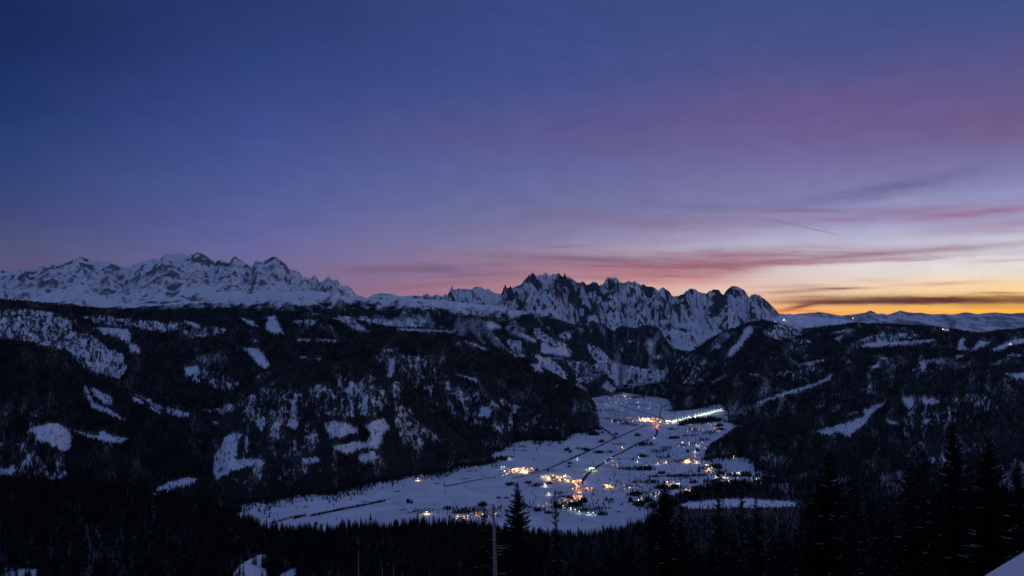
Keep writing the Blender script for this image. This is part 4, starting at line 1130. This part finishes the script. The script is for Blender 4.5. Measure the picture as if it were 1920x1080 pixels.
def head_mesh(k, m):
    V, Fx = [], []
    for i, (zz, rr) in enumerate([(-.55, .25), (-.3, .75), (.1, .95), (.35, .55)]):
        for s_ in range(8):
            a = s_ * math.pi / 4; V.append((rr * math.cos(a), rr * math.sin(a), zz))
    for i in range(3):
        for s_ in range(8):
            Fx.append((i * 8 + s_, i * 8 + (s_ + 1) % 8, (i + 1) * 8 + (s_ + 1) % 8, (i + 1) * 8 + s_))
    Fx += [tuple(range(7, -1, -1)), tuple(range(24, 32))]
    return mk('lamp_head', V, Fx, [m])


HEAD = {k: head_mesh(k, m) for k, m in E_M.items()}
PL = {}


def lamp(px, py, c, size, power, label, group, hgt=8.0, pt=None, name='street_lamp', cat='lamp'):
    X_, Y_, Z_ = pt if pt else vpt(px, py)
    o = bpy.data.objects.new(name, None); COL.objects.link(o); o.location = (X_, Y_, Z_)
    tag(o, label, cat, group)
    p = mesh_obj('pole', POLE, o); p.scale = (1, 1, hgt)
    h_ = mesh_obj('lamp_head', HEAD[c], o); h_.location = (0, 0, hgt + .5 * size); h_.scale = (size, size, size)
    if power > 0:
        key = (c, power)
        if key not in PL:
            ld = bpy.data.lights.new('lamp_light', 'POINT'); ld.energy = power; ld.color = LC[c]; ld.shadow_soft_size = .8
            PL[key] = ld
        l_ = bpy.data.objects.new('lamp_light', PL[key]); COL.objects.link(l_); l_.parent = o; l_.location = (0, -1.2, hgt - .6 - .5 * size)
    return o


# village clusters: column, row, half width, half height, shear, houses, lit windows, lamps, colours, head size, power, words
CLU = [
    (968, 885, 30, 5, -.08, 24, 2, 30, 'oooyw', 1.4, 9000, 'left lit hamlet'),
    (1047, 897, 20, 5, .05, 20, 2, 26, 'oyyow', 1.4, 9000, 'bright hamlet left of the village street'),
    (1082, 918, 7, 17, 0, 18, 2, 22, 'ooory', 1.5, 9500, 'glowing central village street'),
    (1068, 902, 12, 2, .0, 8, 1, 6, 'oyw', 1.1, 5000, 'roadside between the two bright hamlets'),
    (1020, 895, 12, 2, .25, 3, 1, 5, 'yw', 1.1, 5000, 'lane joining the two left hamlets'),
    (1105, 919, 9, 1, 0, 4, 1, 6, 'o', 1.2, 7000, 'lane running right from the village street'),
    (1140, 912, 8, 1.5, -.2, 5, 2, 8, 'oor', 1.3, 8000, 'orange lit row right of the village'),
    (1182, 914, 18, 6, 0, 16, 1, 7, 'wcr', .9, 900, 'dim houses right of the orange row'),
    (1062, 941, 10, 4, .1, 8, 1, 7, 'oro', 1.2, 4500, 'dim orange yard below the village'),
    (1015, 951, 14, 3, -.25, 5, 1, 4, 'oy', 1.0, 3000, 'lane below the big spruce tip'),
    (880, 969, 34, 4, -.03, 16, 1, 9, 'oywr', 1.0, 3500, 'nearest hamlet behind the dark forest edge'),
    (932, 966, 8, 2, 0, 3, 1, 3, 'y', 1.1, 4500, 'nearest hamlet beside the dead tree'),
    (1165, 841, 4, 1, .0, 2, 1, 4, 'oy', 1.2, 6000, 'single farm beside the straight road'),
    (1218, 788, 22, 3, .1, 20, 1, 30, 'oyyow', 1.7, 15000, 'far village strip'),
    (1246, 791, 11, 3, .1, 10, 1, 14, 'ywo', 1.7, 15000, 'right end of the far village'),
    (1231, 801, 6, 4, .5, 6, 1, 9, 'oor', 1.5, 12000, 'lower end of the far village'),
    (1168, 738, 5, 1, 0, 3, 1, 4, 'or', 1.7, 13000, 'farthest orange lit yard'),
    (1165, 746, 24, 5, 0, 18, 1, 30, 'wccw', 1.2, 700, 'farthest scattered village'),
    (1211, 738, 6, .8, 0, 3, 1, 3, 'y', 1.4, 5000, 'forest edge behind the farthest village'),
    (1155, 762, 24, 9, 0, 10, 1, 18, 'wcc', 1.1, 600, 'slope left of the farthest village'),
    (1170, 788, 24, 6, 0, 12, 1, 14, 'wcc', 1.0, 600, 'houses left of the far village'),
    (1215, 760, 24, 8, 0, 8, 1, 12, 'wcc', 1.0, 600, 'fields behind the far village'),
    (1320, 803, 34, 7, 0, 22, 1, 26, 'wcgy', 1.2, 1500, 'scattered houses below the floodlit run'),
    (1343, 805, 9, 1.5, 0, 4, 1, 6, 'yo', 1.2, 4500, 'warm lit houses under the right slope'),
    (1300, 835, 30, 9, 0, 8, 1, 11, 'wc', 1.0, 700, 'dim fields right of the curved road'),
    (1250, 868, 2, 1, 0, 2, 1, 3, 'yo', 1.2, 4500, 'farm left of the church'),
    (1303, 867, 8, 1.5, .1, 7, 1, 8, 'oywo', 1.0, 3500, 'houses beside the church'),
    (1329, 878, 7, 7, .6, 10, 1, 12, 'orwy', 1.0, 2500, 'pinkish hamlet right of the church'),
    (1362, 893, 24, 7, 0, 18, 2, 26, 'lgwyc', 1.1, 1500, 'wooded hamlet near the right slope'),
    (1255, 909, 10, 3, 0, 6, 1, 9, 'yow', 1.2, 3500, 'houses behind the split spruce'),
    (1273, 910, 10, 1, 0, 4, 1, 4, 'gw', 1.1, 2500, 'white lit yard by the split spruce'),
    (1390, 902, 40, 5, 0, 18, 1, 26, 'wccy', 1.0, 900, 'white lit houses under the right hill'),
    (1290, 920, 16, 2, 0, 4, 1, 7, 'cw', .9, 500, 'fence line beside the orange lodge'),
    (1180, 868, 40, 12, 0, 6, 1, 8, 'wc', 1.0, 600, 'open fields in mid valley'),
    (1215, 930, 22, 10, 0, 14, 1, 10, 'cw', .9, 600, 'dim houses left of the split spruce'),
]
ON = ['first', 'second', 'third', 'fourth', 'fifth', 'sixth', 'seventh', 'eighth', 'ninth', 'tenth', 'eleventh', 'twelfth', 'thirteenth', 'fourteenth', 'fifteenth', 'sixteenth', 'seventeenth', 'eighteenth', 'nineteenth', 'twentieth']
ON += ['twenty-' + q for q in ON[:9]] + ['thirtieth'] + ['thirty-' + q for q in ON[:9]]
rows_ = ['seen at its far side', 'near its middle', 'at its near side']
wl_ = {'o': 'orange', 'y': 'amber', 'w': 'warm white', 'c': 'cold white', 'g': 'greenish white', 'l': 'lime', 'r': 'red'}
HP, LPn = 0, 0
kname = ['small dark timber chalet', 'pale plastered house', 'small ochre house', 'large pale guesthouse', 'long low timber barn']
for (cx, cy, hw, hh, sh, nh, lit, nl, cs_, sz, pw, wd) in CLU:
    for i, dx in enumerate(sorted(random.uniform(-1, 1) * hw for _ in range(nh))):
        dy = random.uniform(-1, 1) * hh
        kk = random.choice([0, 0, 1, 1, 2, 3, 4])
        li = lit * random.choice([0, 1, 1, 2])
        house(cx + dx, cy + dy + sh * dx, kk, li, f'{kname[kk]}, {ON[i]} house from left, {wd}', 'houses of the ' + wd)
        HP += 1
    for i, dx in enumerate(sorted(random.uniform(-1, 1) * hw for _ in range(max(2, int(nl * (.80 if pw > 2000 else .50)))))):
        dy = random.uniform(-1, 1) * hh
        c = random.choice(cs_)
        lamp(cx + dx, cy + dy + sh * dx, c, sz * random.uniform(.7, 1.2), pw * 1.1 * random.choice([.6, 1.0, 1.0]), f'{wl_[c]} street lamp, {ON[i]} from left, {wd}', 'street lamps of the ' + wd)
        LPn += 1
# lone lamps / farms
for px, py, c, sz, pw, wd in [(783, 901, 'y', 1.7, 9000, 'amber yard lamp alone on the left snowfield'), (800, 964, 'y', 1.9, 12000, 'bright amber lamp beside the near left farm'), (1378, 856, 'r', 1.5, 4000, 'reddish lamp under the dark right hill'),
                              (1376, 858, 'y', 1.3, 5000, 'amber lamp under the dark right hill'), (1304, 849, 'w', 1.4, 5000, 'white lamp beside a lone dark tree'), (1303, 856, 'o', 1.1, 3000, 'orange lamp just above the church'),
                              (1226, 822, 'c', 1.5, 3000, 'white lamp on the bend of the main road'), (1219, 825, 'r', 1.0, 500, 'red light on the main road below the bend'), (1135, 868, 'w', 1.1, 2500, 'white lamp halfway along the main road'),
                              (1095, 893, 'r', 1.0, 600, 'red tail light glow on the near main road'), (1082, 862, 'c', 1.2, 4000, 'white lamp beside the straight far road'), (955, 861, 'w', 1.3, 6000, 'white lamp at the barn on the left snowfield'),
                              (941, 878, 'c', 1.2, 1200, 'cold lamp left above the left hamlet'), (946, 877, 'c', 1.2, 1200, 'cold lamp above the left hamlet'), (1195, 867, 'c', 1.3, 3000, 'cold lamp at the fork of the field tracks'),
                              (1233, 871, 'c', 1.2, 3000, 'cold lamp left of the church farm'), (1280, 832, 'c', 1.3, 3500, 'cold lamp at the lane right of the curve'), (1293, 833, 'c', 1.1, 2500, 'cold lamp right of the lane corner'),
                              (1021, 911, 'w', 1.4, 6000, 'warm lamp by the oval copse'), (1023, 913, 'w', 1.1, 4000, 'warm lamp under the oval copse'), (1029, 928, 'g', 1.3, 3500, 'greenish lamp on the near field'),
                              (1197, 941, 'c', 1.5, 3500, 'cold lamp left of the split spruce'), (1090, 934, 'y', 1.4, 8000, 'amber lamp at the foot of the village street'),
                              (1056, 952, 'g', 1.1, 2200, 'first lamp of the lit lower lane'), (1070, 956, 'g', 1.1, 2200, 'second lamp of the lit lower lane'), (1078, 959, 'g', 1.0, 1500, 'third lamp of the lit lower lane'), (1086, 962, 'g', 1.1, 2400, 'fourth lamp of the lit lower lane'),
                              (1103, 965, 'g', 1.1, 2400, 'fifth lamp of the lit lower lane'), (1112, 965, 'g', 1.0, 1500, 'last lamp of the lit lower lane')]:
    lamp(px, py, c, sz, pw, wd, None)
# filling station
for i, (px, py) in enumerate([(1106, 881), (1110, 880), (1114, 881), (1111, 883)]):
    lamp(px, py, 'l' if i % 2 else 'g', 1.6, 14000, f'greenish lamp of the filling station, {ON[i]} of its four', 'lamps of the filling station')


def station():
    X_, Y_, Z_ = vpt(1111, 881.5)
    o = bpy.data.objects.new('filling_station', None); COL.objects.link(o); o.location = (X_, Y_ + 8, Z_)
    tag(o, 'flat roofed filling station lit greenish on the main road', 'filling station')
    V, Fx = [], []; box(V, Fx, -14, 14, -6, 6, 5.2, 6.2); mesh_obj('roof', mk('roof', V, Fx, [M_SNOW]), o)
    for sx in (-11, 11):
        for sy in (-4, 4):
            V, Fx = [], []; box(V, Fx, sx - .3, sx + .3, sy - .3, sy + .3, -.5, 5.2); mesh_obj('column', mk('column', V, Fx, [M_POLE]), o)
    V, Fx = [], []; box(V, Fx, -10, 10, 9, 17, -.5, 4.5); mesh_obj('shop', mk('shop', V, Fx, [M_WALLS[1]]), o)


station()
# church
def church():
    X_, Y_, Z_ = vpt(1288, 865)
    o = bpy.data.objects.new('church', None); COL.objects.link(o); o.location = (X_, Y_, Z_); o.rotation_euler = (0, 0, .15)
    tag(o, 'floodlit orange church with a pointed tower among the snowfields', 'church')
    wm = simple('church_plaster', (.6, .5, .36), .85, .4, .1)
    V, Fx = gable(16, 8, 11, 0.01)
    V, Fx = [], []; box(V, Fx, -15, 7, -7, 7, -1, 11); mesh_obj('nave', mk('nave', V, Fx, [wm]), o)
    V = [(-15.5, -8, 10.8), (7, -8, 10.8), (7, 8, 10.8), (-15.5, 8, 10.8), (-15.5, 0, 18), (7, 0, 18)]
    Fx = [(0, 1, 5, 4), (2, 3, 4, 5), (0, 4, 3), (1, 2, 5), (0, 3, 2, 1)]; mesh_obj('roof', mk('roof', V, Fx, [M_WALLS[0]]), o)
    V, Fx = [], []; box(V, Fx, 7.1, 14, -3.5, 3.5, -1, 23); tw = mesh_obj('tower', mk('tower', V, Fx, [wm]), o)
    V = [(6.7, -3.9, 23.05), (14.4, -3.9, 23.05), (14.4, 3.9, 23.05), (6.7, 3.9, 23.05), (10.5, 0, 37)]
    mesh_obj('spire', mk('spire', V, [(0, 1, 4), (1, 2, 4), (2, 3, 4), (3, 0, 4), (0, 3, 2, 1)], [M_WALLS[0]]), tw)
    for k in range(4):
        V, Fx = [], []; box(V, Fx, -.8, .8, -.1, .1, -2, 2)
        wi = mesh_obj('window', mk('window', V, Fx, [M_WIN[0]]) if k == 0 else bpy.data.meshes['window.002'] if 'window.002' in bpy.data.meshes else WIN_ME[0], o); wi.location = (-12 + 5 * k, -7.1, 5.5)


church()
for i, (dx, dy) in enumerate([(-3, .9), (-1.2, 1.1), (1.0, 1.1), (3, .9), (4, .2)]):
    lamp(1288 + dx, 865.5 + dy, 'o', 1.5, 24000, f'orange floodlight shining on the church wall, {ON[i]} from left', 'floodlights round the church', hgt=3.0, name='floodlight')
# orange lodge at the near edge
HT.append(HT[3])
house(1295, 921, 3, 3, 'large guesthouse floodlit orange at the near edge of the village', None, rot=1.4, cat='guesthouse')
for i in range(7):
    lamp(1289 + 2 * i, 921.8 + .6 * (i % 2), 'o', 1.4, 12000, f'orange floodlight in front of the large guesthouse, {ON[i]} from left', 'floodlights at the near guesthouse', hgt=4.5, name='floodlight')
# floodlit ski run
N_F = 17
for i in range(N_F):
    u = i / (N_F - 1)
    lamp(1256 + u * 96, 793 - u * 24 - 2.5 * math.sin(u * 3.1) * 0 + random.uniform(-.4, .4), 'g', 1.9, 42000 * (1 - .25 * u), f'greenish white floodlight mast, {ON[i]} from the village end of the ski run', 'floodlight masts along the ski run', hgt=13, name='floodlight_mast')
P0 = [(1254, 793.5), (1285, 786), (1320, 778), (1353, 769.5)]
strip('ski_run', P0, 42, M_SNOW, 'groomed ski run lit white below the dark forest', dz=1.0)


# lights up on the right-hand skyline and slopes
def on_layer(L, px, py):
    d = (L.px - px) ** 2 + ((L.py - py) * 1.0) ** 2
    i = np.unravel_index(np.argmin(np.where(L.s <= 1, d, 1e9)), d.shape)
    return float(L.X[i]), float(L.Y[i]), float(L.Z[i])


for L, px, py, c, sz, pw, wd in [(rback, 1453, 604, 'w', 2.6, 30000, 'bright lift station lamp on the skyline saddle'), (rsnow, 1470, 600, 'w', 2.2, 20000, 'second bright lamp on the skyline saddle'), (far_range, 1599, 598, 'y', 7.0, 0, 'tiny lamp on the far snowy range'),
                                 (rback, 1768, 619, 'w', 3.4, 40000, 'hut lamp on the right skyline'), (rback, 1777, 620, 'y', 2.4, 20000, 'amber hut lamp on the right skyline'), (rback, 1894, 646, 'w', 2.6, 12000, 'lamp in the snow clearing at the right edge')]:
    lamp(0, 0, c, sz, pw, wd, None, hgt=10, pt=on_layer(L, px, py))
for L, px, py, k_, wd in [(rback, 1765, 620, 1, 'pale hut on the right skyline'), (rback, 1773, 621, 3, 'large hut beside the skyline lamps'), (mid, 798, 669, 1, 'pale alm hut high on the wooded ridge'), (mid, 805, 670, 1, 'second pale alm hut high on the wooded ridge')]:
    house(0, 0, k_, 1, wd, None, pt=on_layer(L, px, py), cat='hut')
# solitary barns on the snowfields
for px, py, k_, wd in [(757, 956, 1, 'white farmhouse at the left end of the near farm row'), (768, 961, 1, 'second white farmhouse of the near farm row'), (776, 899, 0, 'dark farmhouse beside the lone amber lamp'), (820, 907, 1, 'pale barn at the far left snowfield'), (952, 861, 4, 'long barn on the left snowfield'),
                       (683, 941, 4, 'small barn above the hedge'), (573, 951, 0, 'small dark hut left of the hedge'), (665, 925, 0, 'tiny dark hut on the left snowfield'), (880, 883, 4, 'dark barn above the left lane'), (745, 921, 4, 'low barn in the middle of the left snowfield'),
                       (603, 985, 0, 'dark hut by the forest edge'), (1148, 942, 4, 'barn on the field right of the village'), (1160, 960, 0, 'tiny hut on the near right field'), (873, 898, 4, 'flat barn on the lane to the left hamlet')]:
    house(px, py, k_, 0, wd, None, cat='barn')

# ------------------------------------------------------------------ individual spruces near us
HER = []
for k, (sd, wh, per, sg, bs, rw, sp_, gp) in enumerate([(101, 64, 7, 5, .10, .15, .20, .05), (102, 58, 6, 5, .16, .13, .26, .12), (103, 50, 6, 5, .22, .105, .22, .25), (104, 66, 7, 5, .06, .17, .28, .02)]):
    a, b, c = spruce(sd, wh, per, sg, bs, rw, sp_, 8, .17, gp)
    HER.append((mk('trunk', *a, [M_BARK]), mk('crown', *b, [M_NEED]), mk('snow_cover', *c, [M_BOUGH])))
MIDT = []
for k, (sd, wh, rw) in enumerate([(201, 26, .15), (202, 24, .13), (203, 28, .17)]):
    a, b, c = spruce(sd, wh, 6, 3, .08, rw, .10, 5, .24)
    MIDT.append((mk('trunk', *a, [M_BARK]), mk('crown', *b, [M_NEED]), mk('snow_cover', *c, [M_BOUGH])))


def tree_at(px, D, tip_py=None, hgt=None, var=0, hero=True, label='', group=None, widen=1.0):
    t = (px - 960) / F
    z0 = float(near_z(t, D)[0]) - .4
    if tip_py is not None:
        t, e = ray(px, tip_py); t = float(t)
        z0 = float(near_z(t, D)[0]) - .4
        hgt = ZC + float(e) * D - z0
    A = (HER if hero else MIDT)[var]
    o = bpy.data.objects.new('spruce_tree', None); COL.objects.link(o)
    Xo = t * D
    o.location = (Xo, D, z0); o.rotation_euler = (R(random.uniform(-1.5, 1.5)), R(random.uniform(-1.5, 1.5)), random.uniform(0, 6.28)); o.scale = (hgt * widen, hgt * widen, hgt)
    tag(o, label, 'tree', group)
    for nm, m_ in zip(('trunk', 'crown', 'snow_cover'), A):
        mesh_obj(nm, m_, o)
    return hgt


HT_ = [(975, 905, 125, 3, 'full dark spruce rising alone in front of the village, right of the dead trunk', 1.0),
       (903, 945, 150, 2, 'thin sparse spruce just left of the dead trunk', .8),
       (1047, 918, 170, 2, 'slender spindly spruce right of the full spruce', .55),
       (1247, 897, 130, 0, 'tall dark spruce with forked looking crown before the right fields', .85),
       (1228, 935, 150, 1, 'shorter spruce leaning against the tall one before the right fields', .9),
       (1272, 950, 165, 1, 'small spruce right of the tall one at the meadow end', .9),
       (1341, 876, 150, 2, 'sparse spruce with gaps standing before the wooded hamlet', .7),
       (1391, 893, 160, 2, 'thin sparse spruce second from the wooded hamlet', .55),
       (1420, 930, 180, 1, 'short spruce at the right end of the meadow', .8),
       (1545, 838, 105, 3, 'massive dark spruce right of the snow meadow', .9),
       (1512, 905, 150, 1, 'spruce at the left foot of the massive one', .9),
       (1598, 878, 130, 1, 'spruce just right of the massive one', .85),
       (1655, 920, 110, 2, 'short slim spruce in the gap of the right stand', .8),
       (1706, 852, 110, 1, 'medium spruce left of the tallest right one', .95),
       (1735, 838, 135, 2, 'slim spruce close left of the tallest right one', .8),
       (1790, 782, 95, 0, 'tallest spruce of the right stand', .85),
       (1850, 818, 88, 3, 'broad spruce with snowy boughs right of the tallest', .95),
       (1822, 870, 100, 1, 'spruce squeezed between the tallest and the broad one', .9),
       (1912, 865, 75, 1, 'spruce cut by the right edge above the snow bank', 1.0),
       (1885, 905, 85, 3, 'dense spruce near the right edge with bent boughs', .9)]
for px, tp, D, v, lb, wdn in HT_:
    tree_at(px, D, tip_py=tp, var=v, label=lb, widen=wdn * 1.22)


def zone(px):
    for lim_, wz in [(300, 'at the far lower left of the black forest'), (600, 'left of the small bottom snow clearing'), (880, 'around the bare saplings'), (960, 'beside the dead trunk'), (1080, 'under the full spruce before the village'), (1210, 'in front of the village fields'),
                     (1300, 'around the split looking tall spruce'), (1400, 'below the snow meadow start'), (1500, 'below the snow meadow end'), (1620, 'around the massive spruce'), (1700, 'in the gap right of the massive spruce'),
                     (1830, 'around the tallest right spruce')]:
        if px < lim_: return wz
    return 'behind the bottom right snow bank'


placed = 0
tries = 0
while placed < 279 and tries < 20000:
    tries += 1
    px = random.uniform(880, 2000) if placed < 238 else random.uniform(-40, 880)
    D = math.sqrt(random.uniform(75 ** 2, 270 ** 2)) if px > 880 else random.uniform(260, 480)
    t = (px - 960) / F
    # skyline of the near stand in the photograph
    lim = np.interp(px, [-40, 500, 700, 860, 900, 960, 1010, 1060, 1150, 1220, 1280, 1330, 1400, 1480, 1520, 1600, 1660, 1700, 1760, 1850, 1900, 2000], [1080, 1075, 1060, 1035, 1000, 985, 990, 1010, 1010, 965, 975, 975, 970, 955, 920, 915, 945, 900, 880, 880, 900, 880])
    z0 = float(near_z(t, D)[0])
    tipmin = lim + random.uniform(0, 85)
    e = float(ray(px, tipmin)[1])
    hgt = ZC + e * D - z0
    if hgt < 7 or hgt > 34: continue
    if px > 1815 and D < 95: continue
    hero = D < 150
    tree_at(px, D, hgt=hgt, var=random.randrange(4 if hero else 3), hero=hero, label='dark spruce in the near slope stand ' + zone(px), group='near spruces ' + zone(px), widen=random.uniform(.8, 1.2))
    placed += 1


# dead trunk
def dead_trunk():
    D = 70.0
    t, e = ray(925, 948); t = float(t)
    z0 = float(near_z(t, D)[0]) - .3
    h = ZC + float(e) * D - z0
    V, Fx = [], []
    r = random.Random(3)
    n_, sg = 8, 12
    for q in range(sg + 1):
        u = q / sg
        rr = .27 - .16 * u
        for s_ in range(n_):
            a = s_ * 6.2832 / n_
            V.append((rr * math.cos(a) * r.uniform(.9, 1.1) - .38 * u + .0, rr * math.sin(a), h * u + (r.uniform(-.25, .35) if q == sg else 0)))
    for q in range(sg):
        for s_ in range(n_):
            Fx.append((q * n_ + s_, q * n_ + (s_ + 1) % n_, (q + 1) * n_ + (s_ + 1) % n_, (q + 1) * n_ + s_))
    Fx.append(tuple(range(sg * n_, sg * n_ + n_)))
    o = bpy.data.objects.new('dead_tree', None); COL.objects.link(o); o.location = (t * D + .38, D, z0)
    tag(o, 'bare grey dead tree trunk with a broken top and stubby snags', 'tree')
    mesh_obj('trunk', mk('trunk', V, Fx, [M_GREYWOOD]), o)
    for i in range(9):
        z = h * r.uniform(.35, .9); L_ = r.uniform(.5, 1.6); a = r.uniform(-.5, .5) + (0 if r.random() < .5 else math.pi)
        V = []
        for q, (u, rr) in enumerate([(0, .05), (.6, .035), (1, .01)]):
            c = (math.cos(a) * L_ * u - .38 * z / h, math.sin(a) * L_ * u, z + L_ * (.35 * u * u - .15 * u))
            for s_ in range(4):
                b = s_ * math.pi / 2; V.append((c[0] - math.sin(a) * rr * math.cos(b), c[1] + math.cos(a) * rr * math.cos(b), c[2] + rr * math.sin(b)))
        Fx = [(q * 4 + s_, q * 4 + (s_ + 1) % 4, (q + 1) * 4 + (s_ + 1) % 4, (q + 1) * 4 + s_) for q in range(2) for s_ in range(4)]
        mesh_obj('branch', mk('branch', V, Fx, [M_GREYWOOD]), o)


dead_trunk()
# bare saplings poking up at the bottom edge
for px, tp, D, ln, wd in [(664, 1031, 14, -.5, 'tallest bare sapling stem at the bottom edge'), (708, 1064, 13, -.1, 'short bare sapling right of the tallest stem'), (735, 1060, 15, .3, 'bare sapling leaning right at the bottom edge'), (757, 1073, 13, .1, 'stubby bare sapling at the bottom edge'), (813, 1074, 14, .1, 'last bare sapling right of the others')]:
    t, e = ray(px, tp); t = float(t)
    Xk = t * (D + 60 * math.exp(-D / 25))
    zb = ZC - 1.7 - .41 * D - 3.0
    top = np.array((t * D, D, ZC + float(e) * D))
    bot = np.array((t * D - ln * .6, D, zb))
    V = []
    for q in range(5):
        u = q / 4; c = bot + (top - bot) * u + np.array((.10 * math.sin(u * 3 + px), 0, 0)); rr = .03 * (1 - u) + .006
        for s_ in range(5):
            b = s_ * 6.2832 / 5; V.append((c[0] + rr * math.cos(b), c[1] + rr * math.sin(b), c[2]))
    Fx = [(q * 5 + s_, q * 5 + (s_ + 1) % 5, (q + 1) * 5 + (s_ + 1) % 5, (q + 1) * 5 + s_) for q in range(4) for s_ in range(5)]
    V = [(v[0] - bot[0], v[1] - bot[1], v[2] - bot[2]) for v in V]
    o = mesh_obj('sapling', mk('sapling', V, Fx, [M_GREYWOOD])); o.location = tuple(bot); tag(o, wd, 'sapling', None)

# thin winter air
hv, hf = [], []
box(hv, hf, -24000, 24000, -3000, 34000, -62, 2900)
hm, k = mat('winter_haze')
pv = k.n('ShaderNodeVolumePrincipled')
pv.inputs['Color'].default_value = (.48, .70, 1, 1)
pv.inputs['Density'].default_value = 3.6e-6
pv.inputs['Anisotropy'].default_value = .2
o_ = k.n('ShaderNodeOutputMaterial'); k.nt.links.new(pv.outputs[0], o_.inputs['Volume'])
S.cycles.volume_bounces = 0
hz = mesh_obj('haze', mk('haze', hv, hf, [hm])); tag(hz, 'thin bluish winter haze in the air over the valley', kind='stuff')

bpy.context.view_layer.update()
print('houses', HP, 'lamps', LPn, 'copse', len(TV_))
